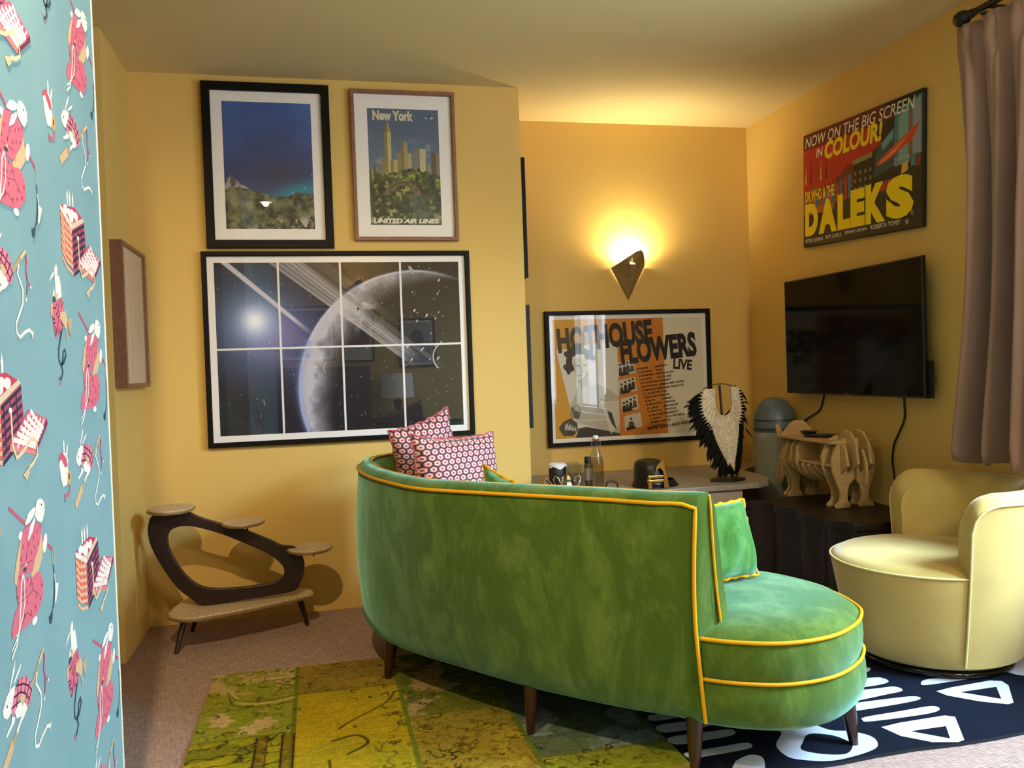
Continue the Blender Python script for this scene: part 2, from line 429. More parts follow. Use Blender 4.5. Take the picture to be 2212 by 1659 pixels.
# ================================================================== wallpaper print: rabbits in kimonos, baskets, drums, bundles
WHT, PNK, TAN, DKB, MAR, ROPE = '#f1efe9', '#dc7389', '#d8bd93', '#3f5561', '#8c3350', '#f5f1e6'
def motif_kimono(A, a0, b0, c=(285, 800), kx=3370., ky=6375.):
    A.z = 0.0
    T = lambda p: (a0+(p[0]-c[0])/kx, b0-(p[1]-c[1])/ky)
    P = lambda pts, col: A.poly([T(p) for p in pts], col)
    Ln = lambda pts, w, col: A.line([T(p) for p in pts], w, col)
    E_ = lambda x, y, rx, ry, col, rot=0: A.poly([T((x+rx*math.cos(2*PI*k/16)*math.cos(rot)-ry*math.sin(2*PI*k/16)*math.sin(rot), y+rx*math.cos(2*PI*k/16)*math.sin(rot)+ry*math.sin(2*PI*k/16)*math.cos(rot))) for k in range(16)], col)
    Ln([(30, 180), (690, 815)], .006, '#c8607c')
    E_(180, 490, 34, 42, WHT); E_(560, 700, 36, 100, WHT, .2); E_(335, 1400, 42, 40, WHT); E_(60, 1375, 30, 26, WHT)
    P([(195, 500), (120, 640), (65, 830), (62, 900), (85, 942), (140, 850), (190, 640)], TAN)
    P([(500, 560), (520, 700), (510, 820), (440, 925), (395, 960), (390, 1010), (325, 1025), (300, 940), (400, 700)], TAN)
    P([(330, 960), (400, 935), (465, 965), (505, 1080), (490, 1220), (430, 1300), (380, 1350), (300, 1375), (215, 1385), (90, 1385), (0, 1395), (-10, 1330), (40, 1190), (100, 1130), (80, 1020), (110, 850)], PNK)
    P([(210, 460), (260, 430), (400, 420), (520, 495), (480, 640), (430, 740), (380, 800), (340, 905), (110, 880), (140, 790), (165, 640)], PNK)
    for x, y in ((205, 605), (295, 620), (370, 570), (430, 530), (485, 490), (165, 715), (250, 715), (325, 715), (380, 680), (440, 660), (140, 880), (250, 945), (290, 1015), (95, 1045), (170, 1050), (215, 1045), (230, 1160), (375, 1170), (435, 1225), (285, 1290), (350, 1270), (470, 1100), (180, 1270)):
        P([(x-8, y+16), (x, y-22), (x+9, y-14), (x+3, y+22)], MAR)
    Ln([(290, 560), (240, 760)], .0008, MAR); Ln([(150, 780), (340, 790)], .001, MAR); Ln([(95, 1110), (230, 1110), (330, 1085), (420, 1180)], .001, MAR); Ln([(120, 1340), (220, 1260), (300, 1340)], .001, MAR); Ln([(330, 1090), (300, 940)], .001, MAR)
    P([(245, 400), (300, 310), (370, 278), (425, 280), (405, 350), (330, 400), (260, 415)], WHT)
    P([(430, 260), (450, 222), (500, 212), (545, 235), (580, 300), (575, 360), (545, 430), (515, 470), (440, 430), (410, 370)], WHT)
    P([(405, 365), (412, 400), (360, 510), (285, 580), (280, 560), (320, 450)], '#fbfaf5'); Ln([(400, 380), (340, 470), (300, 550)], .0009, '#9a958c')
    E_(521, 285, 8, 14, '#3a3338'); Ln([(540, 335), (575, 320)], .0008, '#777777')
    E_(215, 835, 28, 22, DKB); E_(230, 795, 20, 18, TAN)
    Ln([(185, 870), (150, 960), (130, 1150), (100, 1330), (50, 1480), (-30, 1570)], .0045, ROPE); Ln([(190, 870), (200, 980), (190, 1140), (150, 1270), (60, 1420), (-20, 1500)], .0035, ROPE)
    Ln([T2 for T2 in [(690, 790), (665, 870), (670, 960), (690, 985), (712, 940), (710, 850), (692, 790)]], .0018, '#cfc39c')
    Ln([(690, 985), (695, 1080), (685, 1250), (660, 1400), (640, 1440)], .0035, DKB); P([(640, 1440), (600, 1480), (572, 1490), (578, 1560), (600, 1582), (625, 1545), (632, 1490)], DKB)
    Ln([(695, 1080), (705, 1190)], .003, ROPE); P([(700, 1190), (765, 1215), (740, 1300), (700, 1405), (680, 1385), (695, 1290)], WHT)
def motif_bundle(A, a0, b0, c=(230, 700), kx=3600., ky=6830.):
    A.z = 0.0
    T = lambda p: (a0+(p[0]-c[0])/kx, b0-(p[1]-c[1])/ky)
    P = lambda pts, col: A.poly([T(p) for p in pts], col)
    Ln = lambda pts, w, col: A.line([T(p) for p in pts], w, col)
    Ln([(-120, 1230), (70, 1020)], .017, '#d9b890'); Ln([(60, 1040), (600, 420)], .009, '#b5a287')
    P([(40, 490), (100, 330), (150, 235), (130, 350), (60, 480)], WHT); P([(100, 465), (170, 380), (240, 325), (210, 390), (120, 470)], WHT)
    P([(130, 490), (60, 485), (0, 520), (-60, 620), (-50, 690), (0, 740), (60, 720), (110, 640)], WHT); P([(-5, 605), (10, 600), (8, 632), (-5, 630)], '#3a3338')
    P([(105, 745), (160, 705), (240, 720), (300, 840), (250, 890), (190, 920), (130, 990), (120, 940), (200, 860), (130, 830)], WHT); P([(60, 760), (110, 800), (100, 840), (-20, 910), (-30, 880), (50, 820)], WHT)
    P([(180, 475), (260, 485), (330, 540), (370, 650), (382, 750), (340, 830), (300, 830), (250, 720), (190, 640), (150, 720), (55, 770), (60, 690), (100, 590)], '#e58aa0')
    for q in ([(150, 510), (250, 560), (330, 630), (378, 720)], [(100, 600), (200, 610), (280, 680), (340, 790)], [(60, 680), (170, 690)], [(240, 482), (200, 620)], [(310, 520), (260, 660)], [(355, 600), (280, 740)], [(378, 700), (310, 810)], [(180, 480), (130, 720)]):
        Ln(q, .003, '#5e2a41')
    P([(180, 660), (240, 650), (270, 720), (230, 780), (200, 710)], TAN)
    P([(510, 500), (600, 400), (615, 430), (525, 530)], '#e4cda0')
    Ln([(480, 590), (450, 690), (490, 770), (530, 860), (520, 1000), (450, 1130), (395, 1230), (400, 1330), (450, 1370), (530, 1310), (610, 1275), (660, 1310)], .0055, ROPE); P([(650, 1290), (690, 1290), (655, 1380)], ROPE)
    Ln([(600, 440), (620, 520), (595, 620), (620, 740), (600, 900)], .005, '#c75a7b'); Ln([(620, 750), (670, 790)], .004, '#c75a7b'); A.ell(*T((668, 800)), .003, .003, ROPE); A.ell(*T((580, 950)), .004, .003, ROPE)
def motif_drum(A, a0, b0, c=(900, 640), kx=2720., ky=5940.):
    A.z = 0.0
    T = lambda p: (a0+(p[0]-c[0])/kx, b0-(p[1]-c[1])/ky)
    P = lambda pts, col: A.poly([T(p) for p in pts], col)
    Ln = lambda pts, w, col: A.line([T(p) for p in pts], w, col)
    P([(770, 290), (820, 190), (870, 150), (850, 200)], WHT); P([(820, 430), (850, 310), (860, 400)], WHT)
    P([(865, 120), (905, 62), (918, 110), (910, 190), (940, 175), (960, 260), (970, 400), (900, 440), (870, 360), (868, 240)], WHT); P([(898, 88), (904, 84), (904, 100)], '#3a3338')
    P([(855, 385), (910, 375), (900, 450), (840, 470)], TAN); A.ell(*T((848, 460)), 26/2720, 40/5940, DKB)
    P([(785, 510), (820, 490), (810, 620), (780, 640)], TAN)
    P([(815, 500), (975, 405), (1000, 560), (960, 700), (975, 740), (845, 855), (820, 760), (805, 640)], PNK)
    for q in ([(820, 550), (860, 540), (880, 490)], [(860, 620), (900, 560), (915, 480)], [(880, 640), (910, 620), (930, 560)], [(940, 440), (960, 520), (985, 450)], [(810, 660), (840, 660), (845, 700), (812, 705)], [(840, 840), (880, 720), (900, 650)], [(880, 820), (905, 740), (925, 800)], [(830, 740), (850, 760), (850, 830)], [(930, 660), (965, 720)], [(930, 600), (980, 570)]):
        Ln(q, .0035, '#6b3450')
    P([(930, 575), (1020, 545), (1050, 640), (1040, 720), (1010, 750), (970, 680), (930, 640)], TAN); P([(1050, 640), (1110, 600), (1130, 640), (1095, 830), (1060, 700)], '#c4ad88'); Ln([(1010, 740), (1030, 880)], .004, TAN)
    Ln([(960, 740), (920, 850), (880, 980), (880, 1090), (910, 1140), (960, 1110), (1000, 1030), (990, 970), (955, 1000), (940, 1090), (920, 1150), (935, 1220), (900, 1290), (870, 1290)], .006, DKB)
    A.ell(*T((868, 1285)), .004, .003, PNK); A.ell(*T((888, 1340)), .003, .003, PNK)
def motif_seated(A, a0, b0, c=(570, 400), kx=2710., ky=5917.):
    A.z = 0.0
    T = lambda p: (a0+(p[0]-c[0])/kx, b0-(p[1]-c[1])/ky)
    P = lambda pts, col: A.poly([T(p) for p in pts], col)
    P([(560, 200), (556, 100), (568, 50), (580, 100), (578, 200)], WHT); P([(600, 220), (612, 140), (630, 105), (635, 150), (620, 225)], WHT)
    P([(480, 310), (500, 250), (560, 190), (610, 215), (628, 290), (620, 370), (600, 540), (530, 555), (500, 460)], WHT)
    P([(478, 240), (530, 180), (600, 260), (618, 350), (575, 360), (515, 255), (485, 280)], '#d35c70')
    A.ell(*T((632, 470)), 28/2710, 85/5917, '#e0b06a'); A.ell(*T((635, 465)), 11/2710, 40/5917, '#45484c')
    A.line([T(p) for p in [(640, 560), (640, 620), (600, 665), (545, 650), (560, 720)]], .007, '#c66b84')
def motif_basket(A, a0, b0, c=(-20, 1050), kx=2450., ky=4640.):
    A.z = 0.0
    T = lambda p: (a0+(p[0]-c[0])/kx, b0-(p[1]-c[1])/ky)
    P = lambda pts, col: A.poly([T(p) for p in pts], col)
    Ln = lambda pts, w, col: A.line([T(p) for p in pts], w, col)
    for x in (-120, -80, -30):
        P([(x, 960), (x-8, 830), (x+6, 770), (x+18, 840), (x+14, 960)], WHT)
    P([(-230, 960), (0, 905), (130, 960), (-60, 1080)], '#c9455f')
    for x, y in ((-150, 970), (-90, 985), (-40, 975), (20, 980), (-60, 1020)):
        A.ell(*T((x, y)), 36/2450, 40/4640, WHT)
    P([(0, 990), (12, 935), (28, 985), (40, 960), (46, 1000), (10, 1030)], WHT)
    P([(-235, 955), (-60, 1070), (-60, 1125), (-235, 1000)], '#efe9da'); P([(-60, 1070), (140, 955), (160, 985), (-60, 1125)], '#dccdb0')
    P([(-235, 1000), (-60, 1125), (-60, 1500), (-235, 1360)], '#d9705f'); P([(-60, 1125), (160, 985), (180, 1240), (10, 1460), (-60, 1500)], '#b24f6d')
    for i in range(7):
        y = 1050+i*62; Ln([(-235, y-20), (-170, y+60), (-60, y+95)], .006, '#eab79a'); Ln([(-60, y+105), (40, y+40), (165, y-35)], .006, '#38384c')
    for i in range(3):
        x = -200+i*50; Ln([(x, 1050), (x+14, 1420)], .004, '#eab79a'); Ln([(-30+i*66, 1130-i*38), (-20+i*66, 1440-i*60)], .005, '#38384c')
    P([(20, 1400), (230, 1180), (455, 1265), (330, 1450), (300, 1490)], '#d4627f'); P([(20, 1400), (300, 1490), (305, 1525), (10, 1450)], '#d98a80'); P([(455, 1265), (462, 1310), (310, 1500), (300, 1470)], '#7d3553')
    for i in range(6):
        q = i*42; Ln([(55+q*.95, 1375-q*.9), (170+q*.8, 1415-q*.62), (300+q*.5, 1462-q*.6)], .008, '#f3e9e4')
    for i in range(5):
        q = i*60; Ln([(90+q, 1420-i*6+20), (250+q*.7, 1215+i*12)], .005, '#f3e9e4')
    A.ell(*T((35, 1170)), .007, .0045, WHT); Ln([(40, 1190), (45, 1420), (80, 1510), (160, 1470), (250, 1390), (310, 1420), (320, 1520), (260, 1580), (210, 1600)], .007, '#e3d0ae'); P([(220, 1590), (140, 1640), (180, 1690), (215, 1640)], '#d9c39c')
wp = Art()
for k in range(-2, 3):
    dz = 0.642*k
    for dy in (0, -0.83):
        motif_kimono(wp, 1.45+dy, 1.437+dz); motif_kimono(wp, 1.872+dy, 1.112+dz)
        motif_basket(wp, 1.375+dy, 1.061+dz); motif_basket(wp, 1.790+dy, 0.740+dz)
        motif_seated(wp, 1.661+dy, 1.556+dz); motif_seated(wp, 1.255+dy, 1.24+dz)
        motif_bundle(wp, 1.395+dy, 1.245+dz); motif_bundle(wp, 1.815+dy, 0.92+dz)
        motif_drum(wp, 1.662+dy, 1.19+dz); motif_drum(wp, 1.255+dy, 0.87+dz)
# keep the shapes that lie on the wall
keep = [(f, c) for f, c in zip(wp.f, wp.c) if all(-0.2 < wp.v[i][0] < YW-0.002 and 0.01 < wp.v[i][1] < H-0.01 for i in f)]
wp2 = Art(); wp2.v = wp.v; wp2.f = [k[0] for k in keep]; wp2.c = [k[1] for k in keep]
o = wp2.build('wallpaper_print', None, PRINT_MATT); o['kind'] = 'structure'
bm = bmesh.new(); bm.from_mesh(o.data); bmesh.ops.delete(bm, geom=[v for v in bm.verts if not v.link_faces], context='VERTS'); bm.to_mesh(o.data); bm.free()
for v in o.data.vertices: v.co = (XW+0.0006+v.co.z, v.co.x, v.co.y)
o.parent = wl
# ================================================================== pictures on the walls
FACE_Y = (PI/2, 0, 0)            # hangs on a wall facing -Y
FACE_X = (PI/2, 0, -PI/2)        # hangs on the window wall (facing -X)
FACE_PX = (PI/2, 0, PI/2)        # hangs on a wall facing +X
def frame_mesh(w, h, fwid, d, bw=None):
    """rectangular moulding with mitred corners"""
    mb = MB(); L = []
    for (i, z) in ((0, 0), (0, d-0.002), (0.002, d), (fwid-0.003, d), (fwid, d-0.003), (fwid, 0)):
        L.append([(i, i, z), (w-i, i, z), (w-i, h-i, z), (i, h-i, z)])
    vs = [v for r in L for v in r]; fs = []
    n = len(L)
    for a in range(n):
        b = (a+1) % n
        for k in range(4): fs.append((a*4+k, a*4+(k+1) % 4, b*4+(k+1) % 4, b*4+k))
    return mb.add(vs, fs)
def picture(name, label, cat, loc, rot, w, h, fwid, d, fmat, mount=True, group=None, glass=True, inset=0.008):
    t = thing(name, label, cat, loc, rot, group)
    frame_mesh(w, h, fwid, d).build('frame', fmat, t, local=True)
    MB().box(fwid, w-fwid, fwid, h-fwid, 0.001, d-0.014-inset+0.004).build('mount', MOUNT, t, local=True)
    if glass:
        meshobj('glass', [(fwid-.001, fwid-.001, d-inset), (w-fwid+.001, fwid-.001, d-inset), (w-fwid+.001, h-fwid+.001, d-inset), (fwid-.001, h-fwid+.001, d-inset)], [(0, 1, 2, 3)], PANE, t, True)
    return t, d-0.0095-inset
# --- photograph of the sea above scrubland
D = 0.028
t, z = picture('framed_picture', 'black framed photo of deep blue sea above scrubby hillside, wide white mount', 'picture', (-0.452, YL-0.001, 1.640), FACE_Y, 0.545, 0.727, 0.036, D, BLACKF, group='framed pictures on the ochre walls')
h, w = 250, 175
V, U = np.meshgrid(np.linspace(0, 1, h), np.linspace(0, 1, w), indexing='ij')
im = np.zeros((h, w, 3))+hexa('#2f4480')
im = blend(im, (V-0.45)/0.55, '#3f66ac'); im = blend(im, np.exp(-((V-0.42)/0.16)**2-((U-0.62)/0.5)**2)*0.75, '#33304f')
im = blend(im, np.clip((fbm(h, w, 60, 4)-0.45)*1.2, 0, .35), '#2a3670')
teal = np.exp(-((V-(0.24+0.16*np.clip(U-0.45, 0, 1)))/0.07)**2)*np.clip((U-0.35)*2.6, 0, 1)
im = blend(im, teal*0.9, '#1f86a0')
ridge = 0.30+0.035*np.sin(U*9)*0.5+0.03*(vnoise(h, w, 14, 5)-0.5)-0.10*np.clip(U-0.3, 0, 0.35)*1.1+0.05*np.clip(U-0.72, 0, 1)
land = (V < ridge)
n1 = fbm(h, w, 16, 8, 5); n2 = fbm(h, w, 6, 9, 3)
lc = np.zeros((h, w, 3))+hexa('#5f6247'); lc = blend(lc, (n1-0.5)*5, '#8b8b68'); lc = blend(lc, (0.46-n1)*7, '#24261f'); lc = blend(lc, (n2-0.62)*5*(V < 0.12)*(U > .5), '#b6a08e'); lc = blend(lc, np.clip((.15-V)*5, 0, .8)*(n2 < .47)*(U > .35), '#33231f')
peak = (V < 0.425-np.abs(U-0.06)*0.95*np.where(U > 0.06, 0.55, 1.6)) & (V < 0.43)
pc = np.zeros((h, w, 3))+hexa('#a394a0'); pc = blend(pc, (n1-0.52)*7, '#55564a')
im[peak] = pc[peak]; im[land] = lc[land]
for (a, b) in ((0.76, 0.29), (0.9, 0.325), (0.985, 0.435)): im = blend(im, np.exp(-((U-a)/0.006)**2-((V-b)/0.005)**2), '#f0eee4')
raster('print', im, 0.380, 0.560, t, origin=(0.0835, 0.0855, z))
ag = Art()                                               # pale agave leaves in the corner of the photo
for k in range(9):
    a = 0.9+k*0.17; ag.poly([(0.42, 0.093), (0.42+0.055*math.cos(a)-.004, 0.095+0.075*math.sin(a)), (0.427, 0.094)], '#b7b49c')
for v in range(len(ag.v)): ag.v[v] = (ag.v[v][0], ag.v[v][1], ag.v[v][2]+z+0.0004)
ag.build('print_detail', t)
# --- travel poster with a city skyline
t, z = picture('framed_poster', 'brown wood framed travel poster of a skyline over a green park', 'picture', (0.186, YL-0.001, 1.673), FACE_Y, 0.476, 0.684, 0.017, D, BROWNF, group='framed pictures on the ochre walls')
h, w = 300, 190
V, U = np.meshgrid(np.linspace(0, 1, h), np.linspace(0, 1, w), indexing='ij')
im = np.zeros((h, w, 3))+hexa('#52667f'); im = blend(im, (0.75-V)*1.4, '#8494a2')
cl = fbm(h, w, 40, 21, 5, (1.6, 1)); im = blend(im, np.clip((cl-0.53)*6, 0, 1)*np.exp(-((V-0.60)/0.11)**2), '#d9d2c2')
n1 = fbm(h, w, 22, 31, 5); n2 = fbm(h, w, 9, 32, 4)
def tower(u0, u1, top, light, dark, split=0.45, base=.4):
    global im
    m = ((U > u0) & (U < u1) & (V < top) & (V > base)).astype(float)
    im = blend(im, m, light); im = blend(im, m*(U < u0+(u1-u0)*split), dark)
    im = blend(im, m*0.22*((U*190).astype(int) % 3 == 0), '#6a5f45'); im = blend(im, m*0.15*((V*300).astype(int) % 4 == 0), '#6a5f45')
tower(.05, .15, .50, '#7f806f', '#5b5d55'); tower(.17, .30, .57, '#b3a06c', '#8c7a50'); tower(.22, .32, .80, '#cdbd85', '#8e7d52'); tower(.30, .40, .56, '#c3b27a', '#93824f')
tower(.40, .60, .62, '#b9a971', '#927f50'); tower(.45, .55, .68, '#a8986a', '#7e6f4c'); tower(.62, .80, .66, '#c9bd93', '#7d7b76', .55); tower(.80, .86, .52, '#a99a6d', '#7d7053'); tower(.88, 1.0, .63, '#8b7c58', '#5c5140', .6)
for (uc, b, tp, hw) in ((.27, .80, .91, .05), (.50, .68, .74, .05)):
    m = ((V >= b) & (V < tp) & (np.abs(U-uc) < hw*(tp-V)/(tp-b))).astype(float); im = blend(im, m, '#a5956a'); im = blend(im, m*(U < uc), '#7c6c4a')
tree = (V < 0.46+0.05*(n1-0.5)*4*0.6-0.02*np.sin(U*8))
tc = np.zeros((h, w, 3))+hexa('#3d4226'); tc = blend(tc, (n2-0.5)*5, '#7f8640'); tc = blend(tc, (n2-0.6)*6, '#b3ac55'); tc = blend(tc, (0.42-n2)*8, '#1c1d13')
tc = blend(tc, np.clip((.24-V)*4, 0, 1)*np.clip((n2-.55)*5, 0, 1), '#9aa08b')
wat = np.exp(-((U-(0.62+0.3*(0.30-V)*1.6))/0.16)**2)*(V < 0.27)*(V > 0.03)
tc = blend(tc, wat*0.8, '#5c6b5c'); tc = blend(tc, wat*(n1 > .55)*.6, '#2d382f')
im[tree] = tc[tree]
rr = np.sqrt(((U-0.46)/0.26)**2+((V-0.255)/0.125)**2); br = (rr < 1) & (rr > 0.66) & (V > 0.255); im = blend(im, br*0.9, '#7d664d'); im = blend(im, br*(n2 > .55)*.6, '#4b3c2e')
raster('print', im, 0.325, 0.530, t, origin=(0.0755, 0.0735, z))
A = Art(); A.z = z+0.0006
A.text('New York', 0.099, 0.549, 0.185, 0.046, '#dccfae', .05)
A.build('title_lettering', t); A = Art(); A.z = z+0.0006
A.poly([(.335, .566), (.352, .556), (.372, .563), (.385, .568), (.37, .571), (.352, .566)], '#b9bdb6'); A.poly([(.348, .556), (.358, .556), (.366, .584), (.36, .582)], '#31383f'); A.poly([(.376, .566), (.388, .574), (.38, .576)], '#31383f')
A.build('airplane_print', t); A = Art(); A.z = z+0.0006
A.rect(.0755, .0735, .4005, .0765, '#211d17')
A.text('UNITED AIR LINES', 0.088, 0.080, 0.300, 0.0225, '#efe9da', .05, .22)
A.build('airline_lettering', t)
# --- large space print in eight panels
t, z = picture('framed_print', 'large black framed print of a ringed planet in eight panels', 'picture', (-0.479, YL-0.001, 0.765), FACE_Y, 1.186, 0.861, 0.0215, D, BLACKF, group='framed pictures on the ochre walls')
W_, H_ = 1.085, 0.762; h, w = 300, 430
V, U = np.meshgrid(np.linspace(0, 1, h), np.linspace(0, 1, w), indexing='ij'); X = U*W_; Y = V*H_
im = np.zeros((h, w, 3))+hexa('#0d0c10')
nb = fbm(h, w, 90, 41, 5)
im = blend(im, np.exp(-((X-.20)/.30)**2-((Y-.48)/.30)**2)*(0.45+0.5*nb), '#52659a')
im = blend(im, np.exp(-((X-.10)/.13)**2-((Y-.50)/.22)**2)*0.45, '#5b86a8'); im = blend(im, np.exp(-((X-.27)/.15)**2-((Y-.42)/.13)**2)*0.7, '#8a7bb0')
im = blend(im, np.exp(-(((X-.17)**2+(Y-.50)**2)/.095**2)), '#b4c6ee'); im = blend(im, np.exp(-(((X-.165)**2+(Y-.505)**2)/.045**2)), '#f8f8ff')
im = blend(im, np.clip((nb-.58)*5, 0, .35)*(V < .5)*(U < .55), '#2c4a52')
cx, cy, R_ = 0.88, 0.185, 0.535                                                  # planet: centre low on the right, lit rim on the left
dd = np.sqrt((X-cx)**2+(Y-cy)**2); ang = np.arctan2(Y-cy, X-cx)
disc = (dd < R_)
im = blend(im, disc*1.0, '#0b0a0c')
crat = fbm(h, w, 22, 44, 5); a2 = np.mod(ang, 2*np.pi); lit = np.clip((a2-1.15)/1.1, 0, 1)*np.clip((4.75-a2)/1.7, 0, 1)
rim = disc*np.clip(1.25*(1-(R_-dd)/(0.17*lit+0.004)), 0, 1)*(0.25+0.75*lit)*(lit > 0)
im = blend(im, np.clip(rim*(0.55+1.0*crat), 0, .95), '#cbc7d0')
edge = np.exp(-((dd-R_)/0.006)**2)*np.clip(lit*3, 0, 1); im = blend(im, edge*0.85, '#cfd3ea')
im = blend(im, np.exp(-((dd-R_)/0.02)**2)*((ang > 2.7) | (ang < -2.3))*.5, '#7f92cf')
im = blend(im, disc*(np.abs(dd-.40) < .1)*np.clip((crat-.56)*9, 0, .8)*np.exp(-((X-.62)/.09)**2-((Y-.57)/.10)**2), '#cfc8c4')
def band(x0, y0, x1, y1, wa, wb, col, a, streak=0):
    global im
    L = math.hypot(x1-x0, y1-y0); ux, uy = (x1-x0)/L, (y1-y0)/L
    s = (X-x0)*ux+(Y-y0)*uy; d = -(X-x0)*uy+(Y-y0)*ux
    wd = wa+(wb-wa)*np.clip(s/L, 0, 1); m = np.clip((wd-np.abs(d))/0.003+.5, 0, 1)*(s > 0)*np.clip((L-s)/.12, 0, 1)
    if streak: m = m*(1-streak*(0.5+0.5*np.sin(d/wd*17+np.sin(d*300))))
    im = blend(im, m*a, col)
band(.02, .785, .415, .435, .011, .008, '#d5d0da', .9)
band(.235, .82, .90, .285, .050, .030, '#c9c0c0', .78, .45)
band(.33, .80, 1.02, .255, .014, .010, '#8b8378', .55, .3); band(.40, .80, .80, .48, .030, .012, '#8f8478', .5, .5)
rng = np.random.default_rng(3)
for k in range(170):
    a, b, s_ = rng.random()*W_, rng.random()*H_, 0.0009+0.0016*rng.random()
    i0, i1 = int(max(0, (b-.012)/H_*h)), int((b+.012)/H_*h)+1; j0, j1 = int(max(0, (a-.012)/W_*w)), int((a+.012)/W_*w)+1
    im[i0:i1, j0:j1] = blend(im[i0:i1, j0:j1], np.exp(-((X[i0:i1, j0:j1]-a)**2+(Y[i0:i1, j0:j1]-b)**2)/s_**2)*.9, '#e6ecf4')
raster('print', im, W_, H_, t, origin=(0.0505, 0.0495, z))
A = Art(); A.z = z+0.0006
for k in range(28):
    a, b = .90+.20*rng.random()-.05*rng.random(), .36+.43*rng.random(); q = .003+.006*rng.random()**2; A.ell(a, b, q*.6, q*1.3, '#b9b4b0', -.5, 7)
A.ell(.915, .775, .008, .022, '#a8a39f', .5, 9); A.ell(.668, .60, .005, .007, '#1d1b1d', 0, 9)
for (a, b, R2, a0, a1, th) in ((1.075, .37, .072, 2.15, 3.95, .006), (.535, .335, .03, 2.2, 3.9, .003), (.29, .20, .05, 3.0, 3.6, .002)):
    A.line([(a+R2*math.cos(q), b+R2*math.sin(q)) for q in np.linspace(a0, a1, 14)], th, '#b8b6ba')
for k in (1, 2, 3): A.rect(.0505+W_*k/4-.0045, .0495, .0505+W_*k/4+.0045, .0495+H_, '#e9e4e2')
A.rect(.0505, .0495+H_*.5-.0045, .0505+W_, .0495+H_*.5+.0045, '#e9e4e2')
A.build('panel_lines', t)
# --- concert poster in the alcove
t, z = picture('concert_poster', 'black framed orange concert poster on the alcove wall under the sconce', 'poster', (1.205, YB-0.001, 0.632), FACE_Y, 0.966, 0.738, 0.0225, D, BLACKF, group='framed pictures on the ochre walls')
A = Art(); A.z = z+0.0006
X0, X1, Y0, Y1 = .0225, .9435, .0225, .7155
ox, oy, ww, hh = .0425, .0445, .880, .648
P_ = lambda x, y: (ox+x*ww, oy+y*hh)          # 0..1 on the printed sheet
def PP(pts, col): A.poly([P_(*p) for p in pts], col)
PP([(0, 0), (1, 0), (1, 1), (0, 1)], '#e6dcc6')
PP([(0, 0), (.40, 0), (.40, 1), (0, 1)], '#d2972a')
PP([(.40, 0), (.745, 0), (.735, .3), (.728, 1), (.36, 1)], '#d0812a')
PP([(.02, .74), (.30, .80), (.42, .80), (.42, .18), (.30, .05), (.42, 0), (.14, 0), (.10, .25)], '#dcd7cc')
# generic black and white photograph of a seated figure with dark curly hair
PP([(.13, 0), (.42, 0), (.42, .02), (.30, .06), (.20, .09), (.15, .08)], '#3a3632')
PP([(.10, .28), (.14, .38), (.16, .46), (.24, .47), (.33, .42), (.42, .34), (.42, .02), (.30, .06), (.22, .10), (.15, .12), (.11, .18)], '#bdb6ab')
PP([(.30, .30), (.42, .30), (.42, .10), (.36, .02), (.33, .16)], '#d6d0c6'); PP([(.34, .22), (.37, .20), (.40, .05), (.37, .10), (.35, .16)], '#4a4540')
PP([(.10, .27), (.13, .24), (.16, .22), (.15, .16), (.12, .17)], '#5a534c')
PP([(.155, .47), (.18, .42), (.22, .44), (.225, .56), (.15, .56)], '#a39b90')
PP([(.135, .55), (.15, .50), (.175, .49), (.205, .53), (.225, .60), (.22, .67), (.15, .68), (.125, .62)], '#c9c1b4')
PP([(.145, .615), (.175, .61), (.17, .602), (.15, .605)], '#39342f'); PP([(.19, .615), (.213, .618), (.21, .607), (.193, .606)], '#39342f'); PP([(.15, .527), (.185, .528), (.165, .519)], '#5a423c'); A.line([P_(.178, .60), P_(.186, .56), (P_(.172, .556))], .003, '#8b8276')
for k in range(46):
    q = random.random()*PI*1.18+.15; A.ell(*P_(.165+.085*math.cos(q)*(.7+.45*random.random()), .645+.115*math.sin(q)*(.7+.45*random.random())), .018, .016, random.choice(['#231f1d', '#2d2826', '#3b3532']), 0, 8)
for k in range(14): A.ell(*P_(.085+.03*random.random(), .55+.14*random.random()), .011, .012, '#26221f', 0, 7)
PP([(.02, .09), (.05, .14), (.10, .17), (.14, .13), (.145, .06), (.11, .02), (.05, .02)], '#3d3833')
for k in range(4): PP([(.06+k*.018, .11-k*.012), (.085+k*.016, .135-k*.012), (.075+k*.02, .075-k*.008), (.06+k*.018, .07)], '#b9b1a4')
A.line([P_(.115, .16), P_(.10, .20), P_(.115, .26), P_(.15, .28), P_(.165, .22), P_(.15, .16)], .004, '#3a3530')
# four small photographs
for i, (y0, y1, xo) in enumerate(((.50, .62, .0), (.345, .47, .005), (.19, .315, .015), (.035, .165, .035))):
    PP([(.42+xo, y0), (.535+xo, y0+.035), (.525+xo, y1+.03), (.415+xo, y1)], '#cdc6ba')
    q_ = random.Random(40+i)
    for k in range(4 if i < 3 else 1):
        fx = .435+xo+(.025*k if i < 3 else .03)+q_.uniform(-.004, .004); fy = y0+.012+.010*k; hh_ = q_.uniform(.055, .078) if i < 3 else .075; ww_ = q_.uniform(.011, .017) if i < 3 else .022
        PP([(fx-ww_, fy), (fx+ww_*1.1, fy+.006), (fx+ww_*.8, fy+hh_*.8), (fx+.003, fy+hh_), (fx-ww_*.7, fy+hh_*.85)], q_.choice(['#2e2a26', '#3d3833', '#57504a']))
        A.ell(*P_(fx, fy+hh_+.012), .0065, .0085, '#bdb4a8', 0, 10); A.ell(*P_(fx, fy+hh_+.019), .0072, .0062, '#26221f', 0, 9)
    PP([(.43+xo, y0+.004), (.50+xo, y0+.024), (.47+xo, y0+.045), (.425+xo, y0+.03)], '#2b2723')
